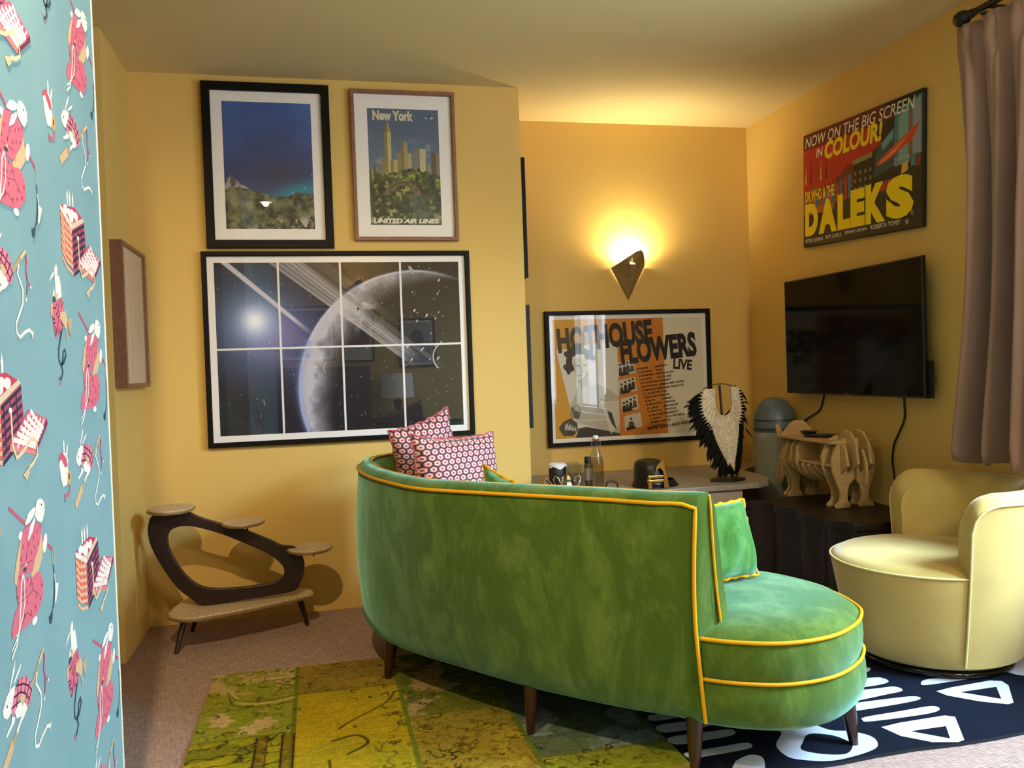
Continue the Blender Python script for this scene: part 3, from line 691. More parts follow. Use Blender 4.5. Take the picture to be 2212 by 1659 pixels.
# torn paper edges of the strips
for k in range(40): PP([(.722, .025*k), (.731+.006*random.random(), .025*k+.012), (.722, .025*k+.025)], '#d0812a')
A.text('HOTHOUSE', *P_(.035, .715), .555, .138, '#2b241f', .05, 0, .075)
A.text('FLOWERS', *P_(.445, .600), .455, .140, '#29221e', .05, 0, .085)
A.text('LIVE', *P_(.79, .555), .112, .058, '#2b241f', .04, 0, -.10)
lst = ['NOVEMBER', '3 STIRLING', '4 EDINBURGH', '6 GLASGOW', '8 SUNDERLAND', '9 NEWCASTLE', '10 BIRMINGHAM', '11 LEICESTER', '12 PORTSMOUTH', '13 BATH', '14 BRIGHTON', '15 LEEDS', '17 BRISTOL', '20 MANCHESTER', '21 ESSEX', '22 NORTHAMPTON', '23 LONDON']
ven = ['UNIVERSITY', 'VENUE', 'PIER PAVILION', 'POLYTECHNIC', 'UNIVERSITY', 'HUMMING BIRD CENTRE', 'PRINCESS CHARLOTTE', 'GUILD', 'PALAIS', 'BASEMENT', 'WAREHOUSE', 'BIER KELLER', 'BOARDWALK', 'UNIVERSITY', 'OLD FIVE BELLS']
for i, s_ in enumerate(lst): A.text(s_, *P_(.545+.0055*i, .555-.031*i), .0085*len(s_), .0115, '#4a2f18', .035, 0, .10)
for i, s_ in enumerate(ven): A.text(s_, *P_(.665+.0050*i, .570-.031*i), .0080*len(s_), .0115, '#4a3520', .035, 0, .10)
A.text('SPECIAL GUEST - ANDY WHITE', *P_(.605, .035), .26, .017, '#33241a', .035, 0, .10)
A.build('print', t)
# --- music sheet style picture on the side wall, seen almost edge on
t, z = picture('framed_document', 'thick pale brown wood frame on the side wall, seen edge on', 'picture', (XL+0.001, 3.468, 1.046), FACE_PX, 0.44, 0.565, 0.016, 0.046, BROWNF, group='framed pictures on the ochre walls', inset=0.006)
A = Art(); A.z = z+0.0006; A.rect(.016, .016, .424, .549, '#cbbfb3')
for (a, b, c_) in ((.10, .12, .40), (.17, .07, .43), (.25, .20, .45), (.32, .15, .42)):
    y = b
    while y < c_: q = .004+.03*random.random(); A.rect(a, y, a+.006+.004*random.random(), min(y+q, c_), random.choice(['#9c9186', '#8b8177', '#b0a497'])); y += q+.003
for k in range(9): A.rect(.08+.03*k, .47+.02*(k % 2), .10+.03*k, .474+.02*(k % 2), '#9a8f82')
A.build('print', t)
# --- two frames on the alcove's left wall, of which only the edges show
for k, (z0, hh_, lab, m) in enumerate(((1.507, 0.582, 'black frame seen edge on, higher of two past the wall corner', BLACKF), (0.776, 0.600, 'dark navy frame seen edge on, lower of two past the wall corner', NAVYF))):
    t, z = picture('framed_picture', lab, 'picture', (XC+0.001, 3.995, z0), FACE_PX, 0.42, hh_, 0.022, 0.036, m, group='edge-on frames in the alcove')
    A = Art(); A.z = z+.0006; A.rect(.06, .06, .36, hh_-.06, ['#b58a4a', '#6f8a94'][k]); A.build('print', t)
# --- film poster on a stretched canvas
rotp = Euler((PI/2, 0, -PI/2)).to_matrix() @ Euler((0, 0, math.radians(-2.6))).to_matrix()
t = thing('canvas_poster', 'red and yellow film poster canvas hanging above the television', 'poster', (XR-0.001, 3.862, 1.630), rotp.to_euler())
W_, H_ = 0.866, 0.556
bevel(MB().box(0, W_, 0, H_, 0, 0.020).build('canvas', mat('black_canvas_edge', '#1b1511', .6), t, local=True), 0.003)
A = Art(); A.z = 0.0204
P2 = lambda pts, col: A.poly([(x*W_, y*H_) for x, y in pts], col)
P2([(.004, .004), (.996, .004), (.996, .996), (.004, .996)], '#17120f')
P2([(.004, .30), (.004, .90), (.62, .90), (.70, .70), (.42, .55), (.30, .30)], '#b4221c'); P2([(.004, .86), (.004, .996), (.72, .996), (.80, .86)], '#5d1418')
P2([(.30, .50), (.42, .62), (.56, .60), (.50, .40)], '#7c1b18'); P2([(.004, .28), (.30, .28), (.34, .46), (.10, .52), (.004, .46)], '#8a4a22'); P2([(.06, .28), (.30, .28), (.28, .40), (.10, .42)], '#b06a2c')
P2([(.80, .90), (.996, .97), (.996, .52), (.80, .50)], '#3f7d86'); P2([(.83, .86), (.90, .89), (.90, .52), (.83, .52)], '#79a3a0'); P2([(.93, .93), (.985, .95), (.985, .55), (.93, .55)], '#8e93a6'); P2([(.905, .88), (.925, .89), (.925, .54), (.905, .54)], '#8a5a34')
P2([(.66, .66), (.80, .80), (.80, .50), (.64, .45)], '#2a4b50'); P2([(.70, .70), (.79, .78), (.79, .71), (.71, .64)], '#5f98a0')
P2([(.84, .50), (.996, .54), (.996, .30), (.80, .27)], '#1d1c16'); P2([(.85, .42), (.90, .44), (.895, .51), (.855, .50)], '#d9b23a'); P2([(.92, .46), (.95, .465), (.95, .53), (.92, .525)], '#3c7fa0'); P2([(.955, .45), (.985, .455), (.985, .54), (.955, .535)], '#7b3a2a')
for k in range(5): P2([(.68+k*.024, .33), (.70+k*.024, .335), (.70+k*.024, .41), (.68+k*.024, .40)], ['#b9392c', '#c9472c', '#a9352c', '#c1573b', '#b4402e'][k])
P2([(.66, .555), (.72, .60), (.90, .72), (.985, .78), (.93, .66), (.76, .56), (.68, .53)], '#cf4424'); P2([(.68, .55), (.78, .61), (.90, .70), (.80, .60), (.70, .55)], '#ee9a5c')
for k in range(9):                                       # plain coloured columns where the picture shows a crowd of shapes
    x = .13+.037*k; hgt = .10+.012*k; P2([(x, .34), (x+.03, .34), (x+.026, .34+hgt), (x+.004, .34+hgt)], ['#3f6f93', '#a63a32'][k % 2]); P2([(x+.004, .34+hgt), (x+.026, .34+hgt), (x+.02, .36+hgt+.03), (x+.01, .36+hgt+.03)], '#4a3a30')
P2([(.46, .30), (.64, .30), (.62, .62), (.48, .62)], '#0f0d0b'); P2([(.47, .60), (.63, .62), (.63, .66), (.47, .64)], '#8d8460')
for k in range(4):
    for j in range(4): A.ell((.49+.042*k)*W_, (.34+.062*j)*H_, .009, .010, '#6d6b5c', 0, 10)
for k in range(6): P2([(.02+.05*k, .56), (.035+.05*k, .56), (.03+.05*k, .74+.02*(k % 3))], ['#d9b34a', '#5a2a2a', '#8b3a5a'][k % 3])
A.text('NOW ON THE BIG SCREEN', .020, .487, .80, .052, '#ece2d8', .006, .18)
A.text('IN', .115, .425, .055, .042, '#ece2d8', .012, .15)
A.text('COLOUR!', .185, .402, .43, .086, '#f3d21c', .045, .15)
A.text('DR.WHO & THE', .020, .220, .245, .055, '#f0cf1a', .03)
for i, ch in enumerate('DALEKS'):                        # letters grow towards the right
    xs = [.018, .135, .290, .390, .500, .640]; wd_ = [.112, .150, .098, .105, .135, .175]; ht = [.160, .162, .166, .170, .174, .180]
    A.text(ch, xs[i], .052, wd_[i], ht[i], '#f5d716', .07)
A.text('PETER CUSHING', .022, .020, .150, .018, '#d8cfc4', .02); A.text('ROY CASTLE', .195, .022, .125, .018, '#d8cfc4', .02); A.text('JENNIE LINDEN', .345, .024, .165, .018, '#d8cfc4', .02); A.text('ROBERTA TOVEY', .535, .026, .20, .020, '#d8cfc4', .02)
A.text('TECHNICOLOR', .69, .292, .10, .016, '#b9b6b0', .02); A.text('TECHNISCOPE', .69, .272, .10, .016, '#b9b6b0', .02); A.text('U', .80, .055, .014, .02, '#c9c2b8', .02); A.ell(.775, .032, .012, .012, '#8a8378', 0, 14)
A.build('print', t)
# ================================================================== rugs
t = thing('patchwork_rug', 'yellow green patchwork rug of overdyed carpet pieces beneath the sofa', 'rug', (-0.402, 1.25, 0.0))
RW, RH = 1.325, 1.93
h, w = 520, 360
V, U = np.meshgrid(np.linspace(0, 1, h), np.linspace(0, 1, w), indexing='ij'); X = U*RW-0.402; Y = V*RH+1.25
base = fbm(h, w, 70, 51, 4); fine = vnoise(h, w, 1.6, 52); thr = vnoise(h, w, 2.2, 53, (4, .6))
im = np.zeros((h, w, 3))+hexa('#8a8420')
def vein(seed, cell, th, stretch=(1, 1)):
    n = fbm(h, w, cell, seed, 3, stretch); return np.clip(1-np.abs(n-.5)/th, 0, 1)
def patch(x0, x1, y0, y1, col, col2, seed, veins=None, vc='#3c3a10', blot=None):
    global im
    m = ((X >= x0) & (X < x1) & (Y >= y0) & (Y < y1)).astype(float)
    im = blend(im, m, col); im = blend(im, m*np.clip((fbm(h, w, 45, seed, 4)-.42)*4, 0, 1), col2)
    if blot: im = blend(im, m*np.clip((fbm(h, w, 34, seed+3, 3)-.60)*14, 0, 1)*.85, blot)
    if veins: im = blend(im, m*vein(seed+5, veins[0], veins[1])*veins[2], vc)
patch(-.402, -.112, 2.60, 3.19, '#8d8a2b', '#7f8a22', 61, (26, .022, .8), '#4a4415', '#b99c66')
patch(-.402, -.112, 2.0, 2.60, '#a08f1c', '#8d8418', 67, (18, .05, .95), '#2f2c10', '#6d6a1a')
patch(-.112, .228, 2.90, 3.19, '#957a2c', '#86702a', 71, (14, .06, .55), '#6b5118')
patch(-.112, .228, 1.2, 2.90, '#ab911a', '#9c8a1a', 73, None)
m = ((X > .03) & (X < .228) & (Y < 2.86)).astype(float)*np.clip((X-.05-.10*fbm(h, w, 60, 77, 2))/.03, 0, 1)
im = blend(im, m*np.clip((2.5-Y)*3, .25, 1)*.6, '#8f9024'); im = blend(im, m*vein(79, 24, .03)*.8, '#4f4714')
patch(.228, .545, 2.60, 3.19, '#5e6420', '#6d6a22', 81, (16, .05, .5), '#3a3c14', '#a58a5e')
patch(.228, .545, 1.2, 2.60, '#927c24', '#84752a', 83, (13, .05, .75), '#4f4014', '#a08a2c')
patch(.545, .93, 2.22, 3.19, '#596544', '#4d5c4a', 85, (20, .04, .6), '#39443a', '#7d8a80')
patch(.545, .93, 1.2, 2.22, '#858a22', '#7c7f28', 87, (16, .04, .6), '#3b3c14', '#b09a4e')
for xs, y0, y1 in ((-.112, 1.2, 3.19), (.228, 1.2, 3.19), (.545, 1.2, 3.19)):
    im = blend(im, ((np.abs(X-xs) < .008) & (Y > y0) & (Y < y1))*.9, '#5f6a1a')
for ys, x0, x1 in ((2.60, -.402, -.112), (2.90, -.112, .228), (2.60, .228, .545), (2.22, .545, .93)):
    im = blend(im, ((np.abs(Y-ys) < .005) & (X > x0) & (X < x1))*.7, '#66651c')
for xb in (-.20, -.125): im = blend(im, ((np.abs(X-xb) < .016) & (Y < 2.59))*.5, '#6b4a18'); im = blend(im, ((np.abs(np.abs(X-xb)-.016) < .003) & (Y < 2.59))*.9, '#33280f')
def stroke(pts, wd, col, a=.9):
    global im
    for p in cr_path([(q[0], q[1], 0) for q in pts], 40):
        i = int((p.y-1.25)/RH*(h-1)); j = int((p.x+.402)/RW*(w-1)); r = 4
        sl = (slice(max(0, i-r), i+r+1), slice(max(0, j-r), j+r+1))
        im[sl] = blend(im[sl], np.clip(1-np.hypot(X[sl]-p.x, Y[sl]-p.y)/wd, 0, 1)*a, col)
stroke([(.21, 2.83), (.17, 2.74), (.06, 2.63), (.02, 2.58)], .006, '#4f4612'); stroke([(.0, 2.50), (.07, 2.52), (.10, 2.46), (.04, 2.40)], .007, '#4a4012'); stroke([(-.01, 2.38), (.0, 2.30), (.06, 2.28)], .006, '#4a4012')
stroke([(-.33, 2.98), (-.28, 2.88), (-.2, 2.86), (-.12, 2.88)], .012, '#b3a24c'); stroke([(-.34, 2.99), (-.29, 2.90), (-.2, 2.88), (-.12, 2.90)], .004, '#3c3812'); stroke([(-.33, 2.95), (-.3, 2.86), (-.2, 2.83), (-.12, 2.85)], .004, '#3c3812')
for (a, b) in ((-.2, 2.70), (-.33, 2.74), (-.24, 2.66)):
    for k in range(5): stroke([(a+.03*math.cos(k*1.26), b+.035*math.sin(k*1.26)), (a+.012*math.cos(k*1.26), b+.014*math.sin(k*1.26)), (a, b)], .014, '#bb9f6c', .6)
rc = random.Random(11)
for k in range(260):                                     # small woven scrolls and sprigs
    x, y = rc.uniform(-.39, .90), rc.uniform(2.0, 3.17)
    if -.10 < x < .06 and y < 2.88: continue
    r_, a0 = rc.uniform(.010, .026), rc.uniform(0, 6.28)
    stroke([(x+r_*(1-.22*j)*math.cos(a0+j*1.15), y+r_*(1-.22*j)*math.sin(a0+j*1.15)) for j in range(4)], .0034, rc.choice(['#3d3512', '#4f3f16', '#2f2e10', '#6b5a20']), .8)
im = im*(0.86+0.22*fine[..., None])*(0.92+.14*thr[..., None])
raster('rug_pile', im, RW, RH, t, RUGM, origin=(0, 0, 0.0085))
MB().box(0, RW, 0, RH, 0.0005, 0.008).build('rug_backing', mat('olive_rug_backing', '#5d571c', .95), t, local=True)

NAVY, WHR = '#131722', '#b9bdc6'
t = thing('flatweave_rug', 'black rug with white painted marks under the cream armchair', 'rug', (0, 0, 0))
A = Art(); A.z = 0.0102
edge = []
def wav(a, b, n, amp):
    return [(a[0]+(b[0]-a[0])*k/n+(amp*math.sin(k*1.3+a[1]*5) if abs(b[1]-a[1]) > abs(b[0]-a[0]) else 0), a[1]+(b[1]-a[1])*k/n+(amp*math.sin(k*1.7) if abs(b[0]-a[0]) > abs(b[1]-a[1]) else 0)) for k in range(n)]
edge = wav((.927, 2.925), (.927, 1.968), 6, 0)+wav((.927, 1.968), (2.40, 1.975), 12, .006)+wav((2.40, 1.975), (2.40, 2.925), 4, 0)+wav((2.40, 2.925), (.927, 2.925), 4, 0)
A.poly(edge, NAVY)
S = lambda pts, c=WHR: A.poly([(p.x, p.y) for p in cr_path([(q[0], q[1], 0) for q in pts], 4, True)], c)
for q in ([[0.931, 2.388], [0.988, 2.39], [1.06, 2.39], [1.075, 2.365], [1.025, 2.352], [0.932, 2.348]], [[0.931, 2.315], [1.028, 2.316], [1.106, 2.305], [1.106, 2.279], [1.059, 2.266], [0.931, 2.265]], [[0.931, 2.231], [1.05, 2.233], [1.114, 2.231], [1.126, 2.21], [1.10, 2.19], [1.021, 2.184], [0.932, 2.184]], [[0.933, 2.13], [1.03, 2.135], [1.115, 2.139], [1.128, 2.12], [1.103, 2.102], [0.972, 2.094], [0.938, 2.089]], [[0.931, 2.47], [1.03, 2.47], [1.06, 2.45], [1.02, 2.43], [0.932, 2.43]], [[1.0, 1.985], [1.029, 2.033], [1.049, 2.052], [1.094, 2.069], [1.118, 2.05], [1.105, 2.01], [1.08, 1.982]]):
    S(q)
S([[1.20, 2.235], [1.333, 2.209], [1.36, 2.19], [1.385, 2.14], [1.432, 2.118], [1.465, 2.079], [1.463, 2.041], [1.433, 2.005], [1.36, 1.983], [1.278, 1.976], [1.211, 2.002], [1.183, 2.033], [1.19, 2.10], [1.245, 2.165], [1.23, 2.20]])
S([[1.300, 2.245], [1.36, 2.215], [1.43, 2.225], [1.47, 2.29], [1.40, 2.34], [1.32, 2.33]]); S([[1.34, 2.262], [1.38, 2.245], [1.415, 2.275], [1.38, 2.305], [1.34, 2.30]], NAVY)
S([[1.315, 2.136], [1.371, 2.108], [1.39, 2.056], [1.376, 2.026], [1.335, 1.999], [1.278, 2.017], [1.241, 2.055], [1.268, 2.094]], NAVY)
for q in ([[1.55, 2.47], [1.739, 2.451], [1.775, 2.435], [1.767, 2.400], [1.691, 2.388], [1.55, 2.40]], [[1.53, 2.37], [1.70, 2.366], [1.762, 2.362], [1.765, 2.327], [1.70, 2.315], [1.53, 2.30]], [[1.50, 2.282], [1.70, 2.283], [1.770, 2.275], [1.763, 2.250], [1.65, 2.238], [1.50, 2.238]], [[1.511, 2.172], [1.532, 2.188], [1.66, 2.194], [1.765, 2.198], [1.772, 2.171], [1.727, 2.155], [1.62, 2.153], [1.52, 2.158]], [[1.56, 2.57], [1.76, 2.55], [1.79, 2.52], [1.72, 2.49], [1.56, 2.51]]):
    S(q)
def tri(o, i):
    A.poly(o, WHR); A.poly(i, NAVY)
tri([(1.531, 2.115), (1.60, 2.125), (1.754, 2.129), (1.775, 2.112), (1.690, 1.978), (1.665, 1.972), (1.60, 1.992), (1.545, 2.05)], [(1.59, 2.068), (1.706, 2.067), (1.660, 1.996)])
tri([(1.858, 2.290), (1.92, 2.302), (2.079, 2.314), (2.11, 2.298), (2.101, 2.262), (2.01, 2.146), (1.986, 2.141), (1.924, 2.184), (1.866, 2.251)], [(1.921, 2.262), (2.057, 2.264), (1.998, 2.18)])
S([[1.858, 2.36], [1.898, 2.383], [2.0, 2.378], [2.118, 2.362], [2.087, 2.346], [1.95, 2.343], [1.862, 2.343]])
S([[2.195, 2.33], [2.21, 2.43], [2.30, 2.49], [2.385, 2.47], [2.39, 2.36], [2.30, 2.29]]); S([[2.30, 2.38], [2.35, 2.42], [2.385, 2.39], [2.34, 2.35]], NAVY)
S([[1.98, 2.46], [2.02, 2.475], [2.06, 2.46], [2.03, 2.445]])
A.build('woven_pattern', t, RUGM)
MB().prism([(p[0], p[1]) for p in edge], 'z', 0.0008, 0.010).build('rug_body', mat('black_rug_weave', '#10131a', .95), t)

# ================================================================== green curved sofa
VELG = velvet('green_velvet', '#445a10', '#687a2a', 0.85, '#acf6e0')
PIPE = mat('mustard_piping', '#d79a12', 0.6, spec=0.2)
MAHOG = mat('dark_mahogany', '#38150d', 0.3, coat=0.4, noise=('#240b07', 14, .3, .7, (6, 6, 1)))
topc = [(0.935, 2.035), (.891, 1.99), (.818, 2.051), (.728, 2.153), (.57, 2.302), (.403, 2.463), (.282, 2.600), (.20, 2.817), (.150, 3.03), (.136, 3.27), (.165, 3.42), (.245, 3.535), (.36, 3.590), (.50, 3.600)]
botc = [(0.965, 2.015), (.92, 2.012), (.82, 2.098), (.72, 2.19), (.565, 2.36), (.40, 2.587), (.28, 2.76), (.194, 2.917), (.150, 3.09), (.138, 3.28), (.170, 3.42), (.250, 3.525), (.36, 3.578), (.50, 3.590)]
topc = [(.922, 1.988), (.884, 2.010)]+topc[2:]; botc = [(.938, 2.004), (.90, 2.035)]+botc[2:]
TP = resample(cr_path([(x, y, 0) for x, y in topc], 8), 70); BP = resample(cr_path([(x, y, 0) for x, y in botc], 8), 70)
NS = len(TP)
def nrm2(P, i):
    tg = P[min(i+1, len(P)-1)]-P[max(i-1, 0)]; tg.normalize(); return Vector((tg.y, -tg.x, 0))   # towards the seat
ZB, ZP = .142, .712
END_N = Vector((.96, .28, 0)).normalized()
def sofa_pt(i, off, z):
    s_ = min(1.0, (z-ZB)/(ZP-ZB)); bulge = .018*math.sin(PI*max(0, min(1, s_)))
    p = BP[i].lerp(TP[i], s_); n = nrm2(TP, i)
    if i < 9: n = (END_N*(1-i/9)+n*(i/9)).normalized()
    q = p+n*(off-bulge); return Vector((q.x, q.y, z))
sofa = thing('curved_sofa', 'green velvet curved sofa with mustard piping standing across the rugs', 'sofa', (0.75, 2.6, 0))
prof = [(.05, .142), (.012, .144), (0, .155), (0, .22), (0, .30), (0, .40), (0, .50), (0, .60), (0, .67), (0, .712), (.010, .728), (.026, .737), (.038, .739), (.046, .735), (.050, .72), (.056, .66), (.066, .55), (.078, .42), (.085, .30), (.085, .16)]
rings = [[sofa_pt(i, o, z) for o, z in prof] for i in range(NS)]
mb = MB(); mb.loft(rings, closed=True, cap=True)
bk = mb.build('backrest', VELG, sofa, smooth=True)
pr2 = [(.060, .37), (.056, .45), (.048, .60), (.044, .70), (.048, .720), (.056, .721), (.068, .70), (.084, .62), (.104, .50), (.120, .40), (.114, .36)]
rings = []
for i in range(0, NS):
    k = 1.0
    e = min(i, NS-1-i)
    if e < 3: k = (0.88, .96, .99)[e]
    rings.append([sofa_pt(i, .050+(o-.050)*k, .37+(z-.37)*(0.985 if e < 1 else 1)) for o, z in pr2])
MB().loft(rings, True, True).build('back_cushion', VELG, sofa, smooth=True)
# piping: along the outer top edge and down the near end
def tb(name, pts, r, m, parent, closed=False, seg=8): return MB().tube(pts, r, seg, closed).build(name, m, parent, smooth=True)
near = [sofa_pt(0, -.002, z)+(Vector((-.001, -.009, 0))*max(0, min(1, (.40-z)/.10))+Vector((-.004, -.008, 0))*max(0, min(1, (.24-z)/.06))) for z in np.linspace(.150, .685, 14)]
corner = [sofa_pt(0, -.002, .70), sofa_pt(1, -.004, .711)]
tb('piping', near+corner+[sofa_pt(i, -.003, .713) for i in range(2, NS)], .0055, PIPE, sofa)
tb('piping', [sofa_pt(0, .046+.034*(.70-z)/.3, z)+Vector((.001, -.004, 0)) for z in np.linspace(.40, .70, 10)]+[sofa_pt(0, .046, .728)]+[sofa_pt(i, .048, .7355) for i in range(1, NS)], .0035, PIPE, sofa)
# seat: base, cushion
seat_o = [(.928, 1.998), (1.010, 1.935), (1.115, 1.896), (1.245, 1.908), (1.360, 1.975), (1.435, 2.055), (1.468, 2.125), (1.488, 2.276), (1.439, 2.443), (1.365, 2.540), (1.23, 2.65), (1.08, 2.77), (.94, 2.93), (.83, 3.12), (.77, 3.32), (.745, 3.48), (.70, 3.58), (.60, 3.635), (.50, 3.625), (.37, 3.575), (.26, 3.52), (.185, 3.43), (.165, 3.27), (.172, 3.08), (.22, 2.91), (.305, 2.76), (.425, 2.59), (.59, 2.37), (.74, 2.20), (.84, 2.105)]
SO = resample(cr_path([(x, y, 0) for x, y in seat_o], 6, True), 150, True)
def inset(P, d):
    out = []
    for i, p in enumerate(P):
        tg = P[(i+1) % len(P)]-P[i-1]; tg.normalize(); out.append(p+Vector((-tg.y, tg.x, 0))*d)
    return out
def ring(d, z): return [Vector((p.x, p.y, z)) for p in inset(SO, d)]
def seatloft(name, pr, m):
    return MB().loft([ring(d, z) for d, z in pr], True, True).build(name, m, sofa, smooth=True)
seatloft('seat_base', [(.06, .140), (.012, .141), (.0, .155), (-.010, .19), (-.008, .23), (.002, .262)], VELG)
seatloft('seat_cushion', [(.004, .262), (-.002, .28), (-.004, .31), (-.002, .34), (.004, .362), (.012, .372), (.035, .388), (.07, .398), (.12, .404), (.16, .406)], VELG)
vis = list(range(0, len(SO)))
tb('piping', ring(.000, .364)[-2:]+ring(.000, .364)[0:62], .0055, PIPE, sofa); tb('piping', ring(-.004, .262)[0:62], .005, PIPE, sofa)
def sofa_leg(x, y, dx, dy):
    n = 14; mbl = MB(); rings = []; zf = .0105 if x > .927 else .0097
    for r, z, k in ((.0235, .165, 1), (.0235, .142, 1), (.019, .08, .5), (.0125, .018, .05), (.0120, zf+.0006, 0), (.0115, zf, 0)):
        rings.append([(x+dx*k+r*math.cos(2*PI*a/n), y+dy*k+r*math.sin(2*PI*a/n), z) for a in range(n)])
    mbl.loft(rings).build('leg', MAHOG, sofa, smooth=True)
for a in ((.197, 2.959, .018, -.01), (.564, 2.38, .01, .01), (.912, 2.02, .012, .02), (1.394, 2.045, -.012, .012), (1.02, 2.76, 0, 0), (.66, 3.53, 0, 0), (.27, 3.47, 0, 0)): sofa_leg(*a)

# ================================================================== cushions
def pillow_pts(corners, thick, n=22, ear=0.10, ruffle=0.0):
    BL, BR, TR, TL = [Vector(c) for c in corners]
    nn = ((BR-BL).cross(TL-BL)).normalized()
    front = []; back = []
    for j in range(n+1):
        v = -1+2*j/n; rf = []; rb = []
        for i in range(n+1):
            u = -1+2*i/n
            uu = u*(1-ear*(1-v*v)); vv = v*(1-ear*(1-u*u))       # edges draw in between the corners
            p = (BL*(1-uu)*(1-vv)+BR*(1+uu)*(1-vv)+TR*(1+uu)*(1+vv)+TL*(1-uu)*(1+vv))/4
            hgt = thick*((1-u**4)*(1-v**4))**0.55*(1-.12*(u*u+v*v))
            wr = ruffle*(math.sin(7*(u-.75*v)+1.6*math.sin(2.2*v+.5))*(.4+.6*max(0, u*.6+.4))+.5*math.sin(4*v+3*u))*(1-u**4)*(1-v**4)
            rf.append(p+nn*(hgt*.5+wr)); rb.append(p-nn*(hgt*.5))
        front.append(rf); back.append(rb)
    return front, back
def pillow(name, label, cat, corners, thick, m, pipe=None, group=None, ear=.10, ruffle=.004, frill=0):
    ctr = sum((Vector(c) for c in corners), Vector())/4
    t = thing(name, label, cat, ctr, group=group)
    f, b = pillow_pts(corners, thick, 24, ear, ruffle); n = 24
    vs = [p for r in f for p in r]+[p for r in b for p in r]; N = (n+1)*(n+1); fs = []
    for j in range(n):
        for i in range(n):
            a = j*(n+1)+i; fs.append((a, a+1, a+n+2, a+n+1)); fs.append((N+a, N+a+n+1, N+a+n+2, N+a+1))
    o = meshobj('cushion_cover', vs, fs, m, t, smooth=True)
    bm = bmesh.new(); bm.from_mesh(o.data); bmesh.ops.remove_doubles(bm, verts=bm.verts, dist=1e-5); bmesh.ops.recalc_face_normals(bm, faces=bm.faces)
    uv = bm.loops.layers.uv.new('UVMap')
    BL, BR, TR, TL = [Vector(c) for c in corners]; ex = (BR-BL).normalized(); ey = (TL-BL); ey = (ey-ex*ey.dot(ex)).normalized()
    for fc in bm.faces:
        for lp in fc.loops: d = lp.vert.co-BL; lp[uv].uv = (d.dot(ex), d.dot(ey))
    bm.to_mesh(o.data); bm.free()
    ed = [f[0][i] for i in range(n)]+[f[j][n] for j in range(n)]+[f[n][n-i] for i in range(n)]+[f[n-j][0] for j in range(n)]
    ed2 = []
    nn = ((BR-BL).cross(TL-BL)).normalized()
    for i, p in enumerate(ed): ed2.append(p+nn*.004*math.sin(i*1.1)+(p-ctr).normalized()*.003*math.sin(i*1.7))
    tb('piping' if pipe else 'seam', ed2, .0058 if pipe else .003, pipe or m, t, True)
    return t
HEXM = bpy.data.materials.new('pink_hexagon_print'); HEXM.use_nodes = True
def hexnodes(m, cell):
    nt = m.node_tree; L = nt.links.new; b = nt.nodes['Principled BSDF']; b.inputs['Roughness'].default_value = .55; b.inputs['Sheen Weight'].default_value = .2; b.inputs['Specular IOR Level'].default_value = .3
    uv = nt.nodes.new('ShaderNodeUVMap'); uv.uv_map = 'UVMap'
    sc = nt.nodes.new('ShaderNodeVectorMath'); sc.operation = 'SCALE'; sc.inputs['Scale'].default_value = 1/cell; L(uv.outputs[0], sc.inputs[0])
    sx = nt.nodes.new('ShaderNodeVectorMath'); sx.operation = 'MULTIPLY'; sx.inputs[1].default_value = (1.0, 1.18, 0); L(sc.outputs[0], sx.inputs[0])
    ds = []
    for off in ((0, 0, 0), (.5, .866, 0)):
        ad = nt.nodes.new('ShaderNodeVectorMath'); ad.operation = 'ADD'; ad.inputs[1].default_value = off; L(sx.outputs[0], ad.inputs[0])
        wr = nt.nodes.new('ShaderNodeVectorMath'); wr.operation = 'WRAP'; wr.inputs[1].default_value = (.5, .866, 1); wr.inputs[2].default_value = (-.5, -.866, -1); L(ad.outputs[0], wr.inputs[0])
        ab = nt.nodes.new('ShaderNodeVectorMath'); ab.operation = 'ABSOLUTE'; L(wr.outputs[0], ab.inputs[0])
        dt = nt.nodes.new('ShaderNodeVectorMath'); dt.operation = 'DOT_PRODUCT'; dt.inputs[1].default_value = (.5, .866, 0); L(ab.outputs[0], dt.inputs[0])
        sp = nt.nodes.new('ShaderNodeSeparateXYZ'); L(ab.outputs[0], sp.inputs[0])
        mxm = nt.nodes.new('ShaderNodeMath'); mxm.operation = 'MAXIMUM'; L(dt.outputs['Value'], mxm.inputs[0]); L(sp.outputs[0], mxm.inputs[1]); ds.append(mxm)
    mn = nt.nodes.new('ShaderNodeMath'); mn.operation = 'MINIMUM'; L(ds[0].outputs[0], mn.inputs[0]); L(ds[1].outputs[0], mn.inputs[1])
    cr = nt.nodes.new('ShaderNodeValToRGB'); cr.color_ramp.interpolation = 'CONSTANT'
    el = cr.color_ramp.elements; el[0].position = 0; el[0].color = (*lin('#b5464e'), 1); el[1].position = .17; el[1].color = (*lin('#f0d8d2'), 1)
    e = el.new(.27); e.color = (*lin('#b98486'), 1); e = el.new(.405); e.color = (*lin('#3f1a24'), 1)
    L(mn.outputs[0], cr.inputs[0]); L(cr.outputs[0], b.inputs['Base Color'])
hexnodes(HEXM, .0285)
pillow('patterned_cushion', 'pink honeycomb cushion slouched behind another at the sofa end, its corner peaked highest', 'cushion', ((.30, 3.37, .50), (.60, 3.46, .50), (.51, 3.44, .925), (.255, 3.30, .845)), .13, HEXM, None, 'cushions on the green sofa')
pillow('patterned_cushion', 'pink honeycomb cushion facing out at the sofa end, in front of its twin', 'cushion', ((.335, 3.02, .42), (.70, 3.24, .42), (.66, 3.26, .825), (.315, 3.06, .845)), .15, HEXM, None, 'cushions on the green sofa')
VELC = velvet('green_velvet_cushion', '#3a6a26', '#5d8a45', 0.9, '#b0f5d8', 7.0)
